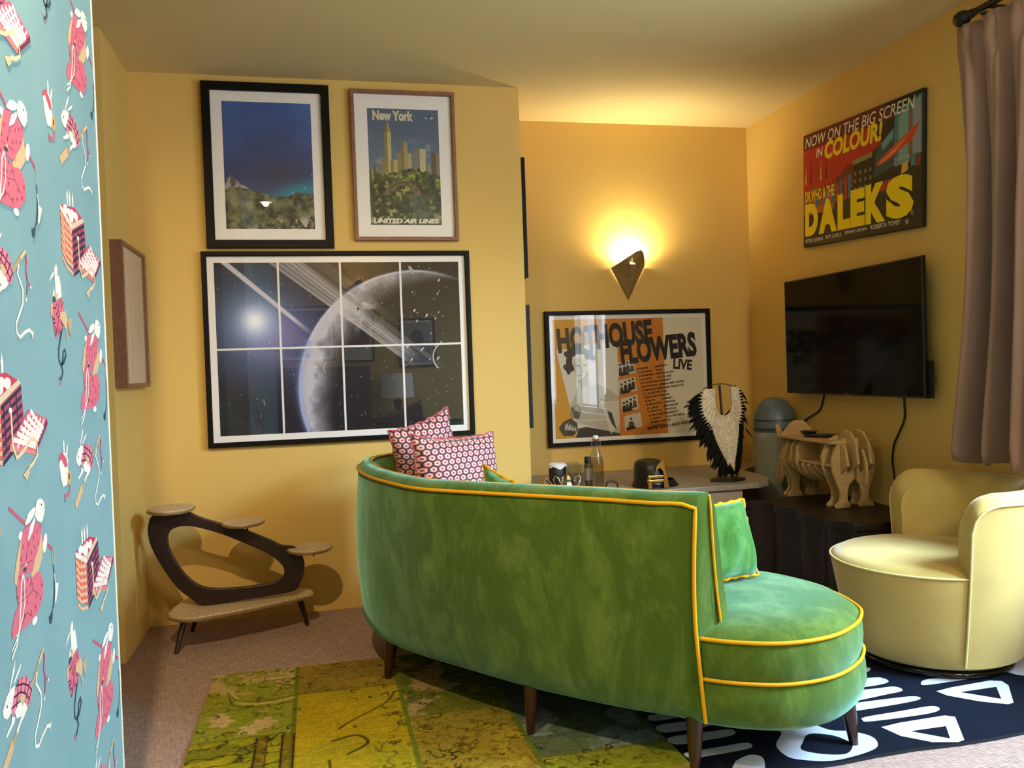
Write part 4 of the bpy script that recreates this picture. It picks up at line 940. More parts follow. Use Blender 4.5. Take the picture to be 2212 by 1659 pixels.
pillow('velvet_cushion', 'small green velvet cushion of which one piped corner pokes above the sofa back', 'cushion', ((.52, 2.66, .42), (.72, 2.48, .42), (.66, 2.50, .69), (.535, 2.82, .748)), .12, VELC, PIPE, 'cushions on the green sofa')
pillow('velvet_cushion', 'green velvet cushion with crinkled mustard piping standing on the open end of the seat', 'cushion', ((1.025, 2.255, .420), (1.282, 2.345, .418), (1.262, 2.385, .642), (1.00, 2.295, .650)), .11, VELC, PIPE, 'cushions on the green sofa', .06, .009)

# ================================================================== cream swivel armchair
CREAM = mat('cream_yellow_velvet', '#c6ab66', 0.8, sheen=0.45, sheen_tint='#fff6e4', noise=('#baa05c', 5, .35, .7, (1, 1, 1)), spec=.1)
CPIPE = mat('cream_piping', '#d8c887', .7, spec=.15)
ch = thing('swivel_armchair', 'cream yellow round swivel armchair on the black and white rug', 'armchair', (2.09, 2.58, 0))
CX, CY = 2.085, 2.58
def cp(a, r, z): return Vector((CX+r*math.cos(a), CY+r*math.sin(a), z))
RO = lambda z: .272+(.335-.272)*min(1, max(0, (z-.045)/.315))**.85+(.034*max(0, (z-.36)/.26) if z > .36 else 0)
n = 72
MB().loft([[cp(2*PI*k/n, r, z) for k in range(n)] for r, z in ((.20, .044), (.262, .045), (RO(.055), .055), (RO(.12), .12), (RO(.2), .2), (RO(.28), .28), (RO(.345), .345), (.332, .355))]).build('seat_body', CREAM, ch, smooth=True)
MB().loft([[cp(2*PI*k/n, r, z) for k in range(n)] for r, z in ((.31, .34), (.330, .357), (.325, .366), (.30, .378), (.25, .386), (.15, .390), (.02, .391))]).build('seat_cushion', CREAM, ch, smooth=True)
tb('piping', [cp(math.radians(74+176*k/50), .334, .358) for k in range(51)], .004, CPIPE, ch)
A0, A1 = math.radians(-110), math.radians(74)
rings = []; edge_out = []
m_ = 60
def ztop(a):
    zt = .628
    d = min(a-A0, A1-a)*.33; R_ = .085
    return zt-R_+math.sqrt(max(0, R_*R_-(R_-d)**2)) if d < R_ else zt
for i in range(m_+1):
    q = i/m_; q = q-.12*math.sin(2*PI*q)/1.0*0; s_ = .5-.5*math.cos(PI*q); s_ = .55*s_+.45*q
    a = A0+(A1-A0)*s_; zt = max(.40, ztop(a)); g = (zt-.33)
    d = min(a-A0, A1-a)*.33; fl = .016*max(0, 1-d/.10)
    pr = []
    for (kind, f) in (('o', -1), ('o', -.55), ('o', 0), ('o', .3), ('o', .6), ('o', .82), ('t', 0), ('t', .25), ('t', .5), ('t', .75), ('t', 1), ('i', .8), ('i', .55), ('i', .25), ('i', 0), ('b', 0)):
        ro_top = RO(zt-.03)
        if kind == 'o': z = .33+g*f if f >= 0 else .33+.275*f; pr.append((RO(z)+.003, z))
        elif kind == 't':
            th = .085; c_ = ro_top-th/2; ang = PI*f
            pr.append((c_+.003+(th/2)*math.cos(ang), zt-.035+.035*math.sin(ang)))
        elif kind == 'b': pr.append((RO(.06)-.03, .055))
        else: z = .33+g*f; pr.append((RO(.36)-.098+.02*f, z))
    rings.append([cp(a, r, z) for r, z in pr])
    edge_out.append(cp(a, RO(zt-.03)+.006, zt-.034))
MB().loft(rings, True, True).build('backrest', CREAM, ch, smooth=True)
lowa = [cp(A0, RO(z)+.006, z) for z in np.linspace(.06, .40, 9)]; lowb = [cp(A1, RO(z)+.006, z) for z in np.linspace(.40, .06, 9)]
tb('piping', lowa+edge_out+lowb, .0038, CPIPE, ch)
GLB = mat('glossy_black_lacquer', '#0b0b0d', .12)
MB().lathe([(.02, .011), (.245, .011), (.252, .016), (.252, .028), (.245, .034), (.10, .036), (.10, .046), (.02, .046)], (CX, CY, 0), 48).build('swivel_base', GLB, ch, smooth=True)

# ================================================================== mid-century plant stand
WALN = mat('dark_walnut', '#2b130b', .45, noise=('#1d0c07', 10, .3, .7, (1, 6, 6)))
LAM = mat('speckled_beige_laminate', '#b09878', .5, noise=('#d2bda0', 90, .40, .62, (1, 1, 1)))
GOLDE = mat('dull_gold_edging', '#8c6f45', .45)
ps = thing('plant_stand', 'mid-century plant stand with looped walnut frame and three speckled discs', 'plant stand', (-.33, 3.66, 0))
def crop1(p): return (-.683+(p[0]-325)*.00178*1.0, p[1])
def loop_pt(cx, cy):
    px, py = 280+cx/4.254, 1060+cy/4.254
    x = -.685+(px-325)*.00180; z = .511-(py-1125)*.00207-(px-325)*.00003
    return x, z
outer = [(225, 240), (195, 290), (182, 370), (200, 480), (260, 610), (340, 740), (430, 860), (540, 950), (650, 1020), (900, 1005), (1200, 985), (1490, 955), (1560, 890), (1605, 790), (1605, 700), (1565, 610), (1500, 570), (1395, 555), (1300, 505), (1100, 420), (950, 365), (800, 325), (640, 270), (520, 215), (370, 225)]
inner = [(355, 430), (380, 375), (450, 345), (560, 345), (720, 385), (900, 450), (1100, 540), (1250, 610), (1360, 690), (1412, 760), (1395, 830), (1330, 862), (1200, 880), (1000, 890), (780, 885), (640, 855), (520, 770), (430, 650), (370, 530)]
OP = resample(cr_path([(*loop_pt(*p), 0) for p in outer], 6, True), 96, True); IP_ = cr_path([(*loop_pt(*p), 0) for p in inner], 6, True)
IP = resample(IP_, 96, True)
if sum(a.x*b.y-b.x*a.y for a, b in zip(OP, OP[1:]+OP[:1]))*sum(a.x*b.y-b.x*a.y for a, b in zip(IP, IP[1:]+IP[:1])) < 0: IP = IP[::-1]
k0 = min(range(96), key=lambda k: (IP[k]-OP[0]).length); IP = IP[k0:]+IP[:k0]
def yl(p): return 3.648+.03*(p.x+.4)
vs = []
for P_l, dy in ((OP, -.012), (IP, -.012), (IP, .012), (OP, .012)): vs += [(p.x, yl(p)+dy, p.y) for p in P_l]
fs = []
for L_ in range(4):
    a = L_*96; b = ((L_+1) % 4)*96
    for k in range(96): fs.append((a+k, a+(k+1) % 96, b+(k+1) % 96, b+k))
o = meshobj('loop_frame', vs, fs, WALN, ps); recalc(o); bevel(o, .003, 2, 60)
for (x, y, z, rx, ry, bx) in ((-.601, 3.655, .545, .087, .11, 0), (-.324, 3.650, .472, .082, .10, -.05), (-.062, 3.652, .343, .090, .10, -.055)):
    d = MB().lathe([(.2, -.008), (.97, -.008), (1.0, -.004), (1.0, .004), (.97, .008), (.2, .008)], (0, 0, 0), 40)
    d.v = [(x+v[0]*rx, y+v[1]*ry, z+v[2]) for v in d.v]
    dd_ = d.build('disc', LAM, ps, smooth=True)
    MB().tube([(x+rx*1.0*math.cos(2*PI*k/40), y+ry*1.0*math.sin(2*PI*k/40), z) for k in range(40)], .0055, 6, True).build('edging', GOLDE, dd_, smooth=True)
    if bx: bevel(MB().box(x+bx-.02, x+.035, y-.012, y+.012, z-.020, z-.0075).tube([(x+.015, y, z-.018), (x+.015, y, z-.034)], .004, 8).build('bracket', WALN, ps), .002)
brd = [(-.615, 3.575), (-.585, 3.505), (-.52, 3.470), (-.42, 3.495), (-.25, 3.565), (-.08, 3.655), (-.055, 3.70), (-.075, 3.765), (-.15, 3.80), (-.35, 3.835), (-.50, 3.845), (-.565, 3.80), (-.60, 3.70)]
BR = resample(cr_path([(*p, 0) for p in brd], 6, True), 80, True)
o = MB().prism([(p.x, p.y) for p in BR], 'z', .128, .146).build('base_shelf', LAM, ps); bevel(o, .004, 2)
tb('edging', [(p.x, p.y, .137) for p in BR], .006, GOLDE, o, True, 6)
for (fx, fy, tx, ty) in ((-.582, 3.507, -.55, 3.56), (-.562, 3.80, -.52, 3.77), (-.083, 3.72, -.115, 3.715)):
    mbl = MB(); mbl.tube([(tx, ty, .130), ((tx*.5+fx*.5), (ty*.5+fy*.5), .068), (fx, fy, .0)], [.0145, .0115, .0075], 14); mbl.build('leg', WALN, ps, smooth=True)
# ================================================================== television on the window wall
BEZEL = mat('black_plastic_bezel', '#0c0c0c', .35)
SCREEN = mat('dark_glass_screen', '#060605', .10, spec=.14)
DARKP = mat('matt_black_plastic', '#0d0c0b', .55)
tv = thing('tv', 'large black flat screen television mounted above the wooden rhino', 'television', (2.371, 3.46, 1.18))
Y0, Y1, Z0, Z1 = 2.946, 3.974, .893, 1.468
fm = frame_mesh(Y1-Y0, Z1-Z0, .009, .018)
fm.v = [(2.374-v[2]+.016, Y1-v[0], Z0+v[1]) for v in fm.v]; fm.build('bezel', BEZEL, tv)
MB().box(2.3725, 2.392, Y0+.008, Y1-.008, Z0+.008, Z1-.008).build('screen', SCREEN, tv)
bevel(MB().box(2.392, 2.424, Y0+.05, Y1-.18, Z0+.004, Z1-.12).build('back_cover', DARKP, tv), .008)
MB().box(2.424, XR, 3.3, 3.62, 1.02, 1.36).build('wall_bracket', DARKP, tv)
MB().box(2.388, 2.405, 2.932, 2.946, .893, 1.045).build('side_box', DARKP, tv)
MB().box(2.3712, 2.374, 3.46, 3.475, .897, .902).build('maker_mark', mat('grey_print', '#8a8a8a', .5), tv)
MB().lathe([(.0018, 0), (.0018, .002)], (2.371, 3.448, .893), 10).build('standby_light', mat('red_standby_light', '#ff2a1a', .4, emit=('#ff2a1a', 1.5)), tv)
CAB = mat('dark_cable_rubber', '#1d0f0a', .5)
def cable(label, pts, r=.0042):
    o = MB().tube(cr_path(pts, 8), r, 8).build('cable', CAB, None, smooth=True); return tag(o, label, 'cable', 'television cables')
cable('short black cable from the television down behind the wooden rhino', [(2.434, 3.735, .905), (2.434, 3.745, .870), (2.434, 3.778, .811), (2.434, 3.85, .778), (2.434, 3.90, .757), (2.434, 3.935, .72), (2.434, 3.95, .60)])
cable('long black cable hanging from the television corner towards the cream armchair', [(2.434, 3.150, .905), (2.434, 3.152, .87), (2.434, 3.153, .80), (2.434, 3.19, .735), (2.434, 3.224, .682), (2.434, 3.238, .61), (2.434, 3.229, .55), (2.434, 3.22, .46)])

# ================================================================== wall sconces
BRASS = mat('aged_bronze_sconce', '#a2854f', .45, metal=.25, noise=('#86693a', 14, .3, .7, (1, 1, 1)))
BULB = mat('warm_bulb', '#fff1d0', .4, emit=('#ffd28a', 60))
def sconce(x, y, z, sgn, label, power):
    """folded metal cone; opens upwards against a wall facing sgn*Y ; z is the tip height"""
    t = thing('wall_sconce', label, 'wall lamp', (x, y, z), group='folded bronze wall sconces')
    # a sheet folded around: two side wings meeting at a rounded ridge
    hw, hh_, dp = .098, .185, .115
    out = []
    for (px_, d, top) in ((-hw, .004, hh_-.002), (-.072, .03, hh_+.014), (-.03, .078, hh_+.045), (.012, dp-.004, hh_+.072), (.040, dp, hh_+.082), (.060, dp-.018, hh_+.070), (.078, .065, hh_+.040), (.092, .03, hh_+.012), (hw, .004, hh_)):
        out.append((px_, d, top))
    def row(k, thick=0):
        r = []
        for (px_, d, top) in out:
            r.append((x+px_*k*(1-thick), y+sgn*max(.0015, d*k-thick*.02), z+top*k))
        return r
    rows = [row(max(.02, k)) for k in (0.0, .2, .4, .6, .8, 1.0)]
    inner = [[(x+(p[0]-x)*.93, y+(p[1]-y)*.90, p[2]+.002*(1-i/5)) for p in r] for i, r in enumerate(rows)]
    vs = [p for r in rows for p in r]+[p for r in inner for p in r]; fs = []; n_ = len(out); R_ = len(rows); N = n_*R_
    for i in range(R_-1):
        for k in range(n_-1):
            a = i*n_+k; fs.append((a, a+1, a+n_+1, a+n_)); fs.append((N+a, N+a+n_, N+a+n_+1, N+a+1))
    for k in range(n_-1): a = (R_-1)*n_+k; fs.append((a, a+1, N+a+1, N+a))
    for i in range(R_-1):
        a = i*n_; fs.append((a, a+n_, N+a+n_, N+a)); a = i*n_+n_-1; fs.append((a, N+a, N+a+n_, a+n_))
    o = meshobj('shade', vs, fs, BRASS, t, smooth=True); recalc(o); o.data.set_sharp_from_angle(angle=math.radians(28))
    bx = MB().box(x-.02, x+.02, min(y, y+sgn*.02), max(y, y+sgn*.02), z+.115, z+.15); bx.build('back_plate', BRASS, t)
    MB().lathe([(.004, 0), (.010, .004), (.013, .018), (.012, .034), (.006, .045), (.001, .047)], (x+.012, y+sgn*.045, z+.145), 14).build('bulb', BULB, t, smooth=True)
    lamp('sconce_glow', 'POINT', (x+.012, y+sgn*.032, z+.207), power*.55, (1.0, .87, .56), shadow_soft_size=.022)
    lamp('sconce_uplight', 'AREA', (x+.012, y+sgn*.055, z+.20), power*1.6, (1.0, .87, .54), shape='DISK', size=.06, to=(x+.012, y+sgn*.20, z+1.0))
sconce(1.694, YB, 1.422, -1, 'bronze folded cone sconce glowing above the concert poster', 7.5)

# ================================================================== counter in the alcove
CTOP = mat('pale_stone_worktop', '#a0968c', .45, noise=('#8f867c', 60, .35, .65, (1, 1, 1)))
CWH = mat('off_white_cabinet', '#a79a8c', .5)
ct = thing('worktop', 'pale stone worktop across the alcove with rounded end', 'worktop', (1.55, 4.05, .485))
wpoly = [(.982, 4.445), (.982, 3.665), (1.95, 3.665), (2.03, 3.672), (2.10, 3.71), (2.16, 3.80), (2.185, 3.86), (2.195, 3.95), (2.195, 4.12), (2.26, 4.21), (2.43, 4.30), (2.43, 4.445)]
o = MB().prism(wpoly, 'z', .458, .485).build('top', CTOP, ct); bevel(o, .005)
dr = thing('drawer_unit', 'off white drawer unit under the worktop end', 'cabinet', (1.72, 4.05, 0))
MB().box(1.42, 1.955, 3.70, 4.42, .05, .4575).build('carcass', CWH, dr); MB().box(1.44, 1.935, 3.74, 4.40, 0, .05).build('plinth', CWH, dr)
HND = mat('pale_metal_handle', '#b8ad9c', .35, metal=.6)
for z0, z1 in ((.27, .448), (.062, .262)):
    d = bevel(MB().box(1.425, 1.95, 3.682, 3.6995, z0, z1).build('drawer', CWH, dr), .003)
    h_ = MB().tube([(1.842, 3.681, z1-.055), (1.842, 3.664, z1-.055), (1.928, 3.664, z1-.055), (1.928, 3.681, z1-.055)], .0035, 8).build('handle', HND, d, label='pale metal bar handle')
sp_ = thing('side_panel', 'off white end panel carrying the worktop beside the wall corner', 'panel', (1.01, 4.05, 0)); MB().box(.985, 1.015, 3.70, 4.42, 0, .4575).build('board', CWH, sp_)

ZT = .485
# swing-top bottle
bo = thing('swing_top_bottle', 'clear swing-top water bottle standing on the worktop', 'bottle', (1.245, 3.76, ZT))
BX, BY = 1.249, 3.76
MB().lathe([(.001, .001), (.030, .001), (.034, .006), (.034, .120), (.033, .140), (.026, .168), (.017, .195), (.0135, .215), (.0130, .236), (.0155, .238), (.0155, .243), (.0125, .245)], (BX, BY, ZT), 28, cap=False).build('bottle_body', BOTTLEG, bo, smooth=True)
WATER = glass_pane_mat('water', tint=(.80, .74, .66), ior=1.33)
MB().lathe([(.001, .004), (.031, .004), (.0325, .01), (.0325, .118), (.0315, .138), (.026, .160), (.001, .1605)], (BX, BY, ZT), 28).build('water', WATER, bo, smooth=True)
MB().lathe([(.003, .243), (.012, .243), (.0135, .248), (.013, .256), (.010, .260), (.001, .261)], (BX, BY, ZT), 18).build('stopper', mat('white_ceramic', '#d9d4cc', .3), bo, smooth=True)
MB().lathe([(.013, .2425), (.0145, .2405), (.0150, .2385), (.0145, .2365), (.013, .2355)], (BX, BY, ZT), 18).build('rubber_seal', mat('red_rubber', '#a5281e', .5), bo, smooth=True)
WIRE = mat('bright_wire', '#b9b5ab', .3, metal=.8)
for s_ in (-1, 1): MB().tube([(BX+s_*.004, BY, ZT+.256), (BX+s_*.016, BY-.004, ZT+.253), (BX+s_*.020, BY-.004, ZT+.236), (BX+s_*.022, BY-.002, ZT+.218), (BX+s_*.017, BY, ZT+.206), (BX+s_*.0145, BY, ZT+.214)], .0012, 6).build('wire_clip', WIRE, bo, smooth=True)
# bottle with black cap behind
b2 = thing('small_bottle', 'small brown bottle with black cap half hidden behind the swing-top bottle', 'bottle', (1.262, 3.93, ZT))
MB().lathe([(.001, .001), (.019, .001), (.021, .004), (.021, .098), (.017, .108), (.014, .112)], (1.262, 3.93, ZT), 22).build('bottle_body', mat('brown_bottle_glass', '#6b4a2a', .15), b2, smooth=True)
MB().lathe([(.016, .112), (.0165, .114), (.0165, .140), (.015, .143), (.001, .143)], (1.262, 3.93, ZT), 22).build('cap', DARKP, b2, smooth=True)
MB().lathe([(.0212, .03), (.0215, .031), (.0215, .088), (.0212, .089)], (1.262, 3.93, ZT), 22, cap=False).build('paper_label', mat('cream_paper_label', '#c6a98a', .7), b2, smooth=True)
# tumblers
for i, (x, y, lab) in enumerate(((1.190, 3.955, 'empty clear tumbler standing beside the black paper-topped canister'), (1.165, 3.845, 'empty clear tumbler standing in front of two others, left of the bottle'), (1.235, 3.87, 'empty clear tumbler standing just behind the swing-top bottle'))):
    o = MB().lathe([(.001, .001), (.024, .001), (.026, .004), (.0335, .118), (.0325, .118), (.025, .008), (.001, .007)], (x, y, ZT), 24, cap=False).build('tumbler', TUMBLER, None, smooth=True); tag(o, lab, 'glass', 'clear tumblers by the bottle')
# black canister with white paper top
cn = thing('canister', 'black canister with crumpled white top at the back of the worktop', 'canister', (1.10, 3.93, ZT))
MB().lathe([(.001, .001), (.040, .001), (.042, .004), (.042, .112), (.040, .114)], (1.108, 3.93, ZT), 28, cap=True).build('canister_body', DARKP, cn, smooth=True)
tpv = []; tpf = []; 
mbt = MB(); rg = []
for r, z in ((.0445, .104), (.0445, .116), (.03, .122), (.012, .1205), (.001, .121)):
    rg.append([(1.108+r*math.cos(2*PI*k/24), 3.93+r*math.sin(2*PI*k/24), ZT+z+(.006*math.sin(k*1.3)-.004*(1 if 15 < k < 21 else 0) if z < .11 else .0015*math.sin(k*2.1))) for k in range(24)])
mbt.loft(rg, True, True).build('paper_top', mat('white_paper', '#e6dfe0', .7), cn, smooth=True)
# silver sugar bowl
SIL = mat('polished_silver', '#d8d0c2', .12, metal=1.0)
sb = thing('sugar_bowl', 'silver two-handled sugar bowl in front of the tumblers', 'bowl', (1.125, 3.76, ZT))
SX, SY = 1.105, 3.76
MB().lathe([(.001, .001), (.022, .001), (.023, .006), (.017, .012), (.030, .022), (.036, .036), (.034, .050), (.029, .058), (.030, .064), (.027, .066), (.022, .060), (.001, .060)], (SX, SY, ZT), 10).build('bowl_body', SIL, sb)
MB().lathe([(.028, .066), (.024, .076), (.012, .083), (.005, .085), (.005, .091), (.001, .092)], (SX, SY, ZT), 10).build('lid', SIL, sb)
for s_ in (-1, 1): MB().tube([(SX+s_*.033, SY, ZT+.046), (SX+s_*.042, SY, ZT+.072), (SX+s_*.058, SY, ZT+.080), (SX+s_*.066, SY, ZT+.066), (SX+s_*.055, SY, ZT+.034), (SX+s_*.035, SY, ZT+.024)], .0036, 8).build('handle', SIL, sb, smooth=True)
# folded card
o = MB().prism([(.990, ZT+.001), (1.012, ZT+.072), (1.016, ZT+.072), (1.082, ZT+.001), (1.078, ZT+.001), (1.014, ZT+.066), (.994, ZT+.001)], 'y', 3.80, 3.87).build('folded_card', mat('tan_card', '#9a815e', .7)); tag(o, 'folded tan card standing like a tent beside the wall corner', 'card')
# leather tray handle
o = MB().tube(cr_path([(1.305, 3.80, ZT+.004), (1.315, 3.80, ZT+.032), (1.345, 3.80, ZT+.034), (1.362, 3.80, ZT+.022), (1.366, 3.80, ZT+.004)], 6), .0045, 8).build('strap_handle', mat('dark_red_leather', '#3a1612', .5), None, smooth=True); tag(o, 'dark red curved strap loop on the worktop right of the bottle', 'handle')
# fireman's helmet
HB = mat('black_leather', '#14100d', .4, bump=.1, bump_scale=60); BRS = mat('brass', '#b98a3e', .25, metal=.9)
hm = thing('helmet', 'black dress helmet with brass comb on the worktop', 'helmet', (1.53, 3.80, ZT))
HX, HY = 1.533, 3.80
rg = []
for f, z in ((1.06, .018), (1.0, .035), (.985, .06), (.95, .09), (.87, .112), (.72, .124), (.4, .130), (.05, .131)):
    rg.append([(HX+.078*f*math.cos(2*PI*k/36)+.012*z/.13*-.5, HY+.095*f*math.sin(2*PI*k/36), ZT+z) for k in range(36)])
MB().loft(rg).build('crown', HB, hm, smooth=True)
rg = []
for f, dz in ((1.0, .030), (1.12, .012), (1.22, .002), (1.20, .0), (1.0, .018)):
    rg.append([(HX+.078*f*math.cos(2*PI*k/36)*(1.45 if math.cos(2*PI*k/36) > 0.3 else .98), HY+.095*f*math.sin(2*PI*k/36)*.85, ZT+dz+.0015) for k in range(36)])
MB().loft(rg, True, False).build('brim', HB, hm, smooth=True)
cb = [(.020, .004), (.022, .06), (.016, .085), (.004, .098), (-.012, .092), (-.020, .078), (-.018, .098), (-.006, .114), (.006, .122), (.016, .138), (.024, .118), (.034, .070), (.046, .004)]
MB().prism([(HX+a, ZT+b) for a, b in cb], 'y', HY-.112, HY-.100).build('comb', BRS, hm)
for z in (.030, .050): bevel(MB().box(HX-.055, HX+.022, HY-.108, HY-.098, ZT+z, ZT+z+.013).build('band', BRS, hm), .002)
bpts = [(HX-.052, ZT+.004), (HX-.058, ZT+.04), (HX-.048, ZT+.066), (HX-.040, ZT+.05), (HX-.036, ZT+.004)]
MB().prism(bpts, 'y', HY-.104, HY-.094).build('cheek_plate', BRS, hm)

# shell and feather collar on its stand
NX, NY = 1.900, 3.80
fc = thing('feather_collar', 'black feather and white shell collar displayed on a stand', 'necklace', (NX, NY, ZT))
cxz = lambda cx, cy: (1.683+cx*.000352, .974-cy*.000330)
FEA = mat('black_feather', '#060504', .7, spec=.2); SHL = mat('white_shell', '#f2eadb', .5, noise=('#cbb99c', 90, .35, .65, (1, 1, 1)), bump=.5, bump_scale=240)
STN = mat('dark_bronze_stand', '#1d120b', .4)
sb_ = MB().prism([(1.835, NY-.012), (1.895, NY+.055), (2.005, NY+.035), (2.012, NY-.03), (1.935, NY-.062)], 'z', ZT+.0005, ZT+.014)
sb_.build('stand_base', STN, fc); MB().tube([(1.935, NY+.02, ZT+.013), (1.93, NY+.022, .70), (1.915, NY+.022, .952)], .006, 8).build('stand_post', STN, fc, smooth=True)
ar = [(*cxz(a, b), 0) for a, b in ((400, 115), (480, 75), (560, 55), (640, 46), (740, 52), (850, 85))]
MB().tube(cr_path([(p[0], NY+.016, p[1]) for p in ar], 6), .0022, 6).build('neck_wire', STN, fc, smooth=True)
inn = [(530, 110), (525, 250), (530, 380), (555, 455), (600, 505), (660, 525), (725, 512), (775, 465), (800, 390), (795, 250), (785, 95)]
outl = [(400, 115), (350, 200), (345, 350), (365, 480), (420, 580), (480, 650), (510, 770), (555, 900), (600, 1000), (640, 1090), (690, 1180), (705, 1240), (725, 1190), (760, 1250), (800, 1320), (810, 1180), (835, 1050), (858, 900), (878, 760), (885, 640), (900, 560), (930, 450), (925, 330), (905, 200), (890, 90)]
I_ = resample([(*cxz(*p), 0) for p in inn], 60); O_ = resample([(*cxz(*p), 0) for p in outl], 60)
vs = []; fs = []
for k in range(60):
    for j in range(4):
        p = I_[k].lerp(O_[k], j/3); vs.append((p.x, NY-.012-.012*math.sin(PI*j/3)-.006*(k % 2), p.y))
    for j in range(4):
        p = O_[k].lerp(I_[k], j/3); vs.append((p.x, NY+.004, p.y))
for k in range(59):
    for j in range(8): fs.append((k*8+j, k*8+(j+1) % 8, (k+1)*8+(j+1) % 8, (k+1)*8+j))
fs += [tuple(range(8)), tuple(59*8+j for j in range(7, -1, -1))]
o = meshobj('shell_bib', vs, fs, SHL, fc); recalc(o)
mbs = MB()
def spike(p, d, L_, w_, y, th=.006):
    d = d.normalized(); q = Vector((-d.y, d.x, 0))
    a, b, c = p-q*w_, p+q*w_, p+d*L_
    mid = p+d*L_*.35
    mbs.add([(a.x, y, a.y), (b.x, y, b.y), (c.x, y+.001, c.y), ((p+d*L_*.25).x, y-th, (p+d*L_*.25).y)], [(0, 1, 3), (1, 2, 3), (2, 0, 3), (0, 2, 1)])
for k in range(1, 59):
    p = O_[k]; n_ = (O_[min(59, k+1)]-O_[k-1]).normalized(); d = Vector((n_.y, -n_.x, 0))
    if (p-I_[k]).dot(d) < 0: d = -d
    f_ = k/59
    L_ = .026 if (f_ < .24 or f_ > .78) else .016
    dd_ = d if (f_ < .24 or f_ > .78) else Vector((d.x*.35, -1, 0))
    spike(p-d*.004, dd_, L_, .0052, NY-.014)
mbs.build('shell_spikes', SHL, fc)
mbr = MB(); mbr.tube([(p.x, NY-.016, p.y) for p in I_], .004, 6).build('beaded_rim', SHL, fc, smooth=True)
mbf = MB(); rnd = random.Random(5)
def feather(px, pz, ang, L_, w_, y):
    d = Vector((math.cos(ang), math.sin(ang))); q = Vector((-d.y, d.x)); bend = rnd.uniform(-.3, .3)
    pts = []
    for s_, wf in ((0, .35), (.25, 1), (.55, .9), (.8, .55), (1, .02)):
        c = Vector((px, pz))+d*L_*s_+q*bend*L_*.25*s_*s_
        pts.append((c-q*w_*wf, c, c+q*w_*wf, s_))
    vs = []
    for a, c, b, s_ in pts: vs += [(a.x, y+.004*s_, a.y), (c.x, y-.0035*(1-s_)-.001, c.y), (b.x, y+.004*s_, b.y), (c.x, y+.003, c.y)]
    fs = []
    for i in range(4):
        for j in range(4): fs.append((i*4+j, i*4+(j+1) % 4, (i+1)*4+(j+1) % 4, (i+1)*4+j))
    fs += [(0, 1, 2, 3), (19, 18, 17, 16)]
    mbf.add(vs, fs)
lf = [cxz(*p) for p in ((380, 150), (360, 280), (370, 420), (430, 560), (490, 680), (530, 820), (580, 950), (640, 1080), (700, 1200))]
rf = [cxz(*p) for p in ((890, 100), (920, 230), (930, 380), (920, 520), (890, 640), (880, 800), (860, 950), (840, 1080), (820, 1200))]
for i in range(8):
    for k in range(9):
        s_ = k/9; x = lf[i][0]*(1-s_)+lf[i+1][0]*s_; z = lf[i][1]*(1-s_)+lf[i+1][1]*s_
        feather(x+rnd.uniform(-.004, .02), z+rnd.uniform(-.01, .01), math.radians(rnd.uniform(205, 232)+i*5), rnd.uniform(.075, .115)*(1.0 if i < 5 else .95), rnd.uniform(.007, .011), NY+rnd.uniform(-.004, .012))
        if k % 2: feather(x+.03, z-.01, math.radians(250), .09, .012, NY+.004)
        x = rf[i][0]*(1-s_)+rf[i+1][0]*s_; z = rf[i][1]*(1-s_)+rf[i+1][1]*s_
        feather(x+rnd.uniform(-.02, .004), z+rnd.uniform(-.01, .01), math.radians(rnd.uniform(282, 312)-i*4), rnd.uniform(.055, .085), rnd.uniform(.007, .011), NY+rnd.uniform(-.004, .012))
        if k % 2: feather(x-.02, z-.01, math.radians(275), .09, .012, NY+.004)
for a, b, an, L_ in ((985, 320, -20, .035), (1000, 720, -50, .06), (960, 180, -60, .03), (1000, 560, -70, .04), (150, 330, 215, .03)):
    feather(*cxz(a, b), math.radians(an), L_, .004, NY)
bkp = [cxz(*p) for p in ((330, 175), (250, 330), (270, 520), (330, 700), (400, 900), (490, 1080), (560, 1230), (640, 1340), (720, 1390), (880, 1400), (930, 1280), (960, 1050), (975, 850), (990, 600), (1000, 400), (960, 210), (900, 110), (820, 400), (660, 560), (520, 420), (440, 140))]
mbf.prism(bkp, 'y', NY+.006, NY+.013)
for k in range(80):
    i = rnd.random()*7.99; k0_ = int(i); q = i-k0_; x = lf[k0_][0]*(1-q)+lf[k0_+1][0]*q; z = lf[k0_][1]*(1-q)+lf[k0_+1][1]*q
    feather(x+rnd.uniform(0, .02), z, math.radians(rnd.uniform(200, 245)+i*5), rnd.uniform(.06, .135)*(1-.04*i), rnd.uniform(.009, .014), NY+rnd.uniform(-.004, .014))
    x = rf[k0_][0]*(1-q)+rf[k0_+1][0]*q; z = rf[k0_][1]*(1-q)+rf[k0_+1][1]*q
    feather(x-rnd.uniform(0, .02), z, math.radians(rnd.uniform(270, 312)-i*4), rnd.uniform(.05, .085), rnd.uniform(.009, .013), NY+rnd.uniform(-.004, .014))
for k in range(34):
    f_ = rnd.random(); x0, z0 = cxz(620+260*f_, 1000+220*rnd.random()); feather(x0, z0, math.radians(262+16*f_), rnd.uniform(.05, .075), .011, NY+rnd.uniform(0, .014))
o = mbf.build('feathers', FEA, fc); o['kind'] = 'stuff'

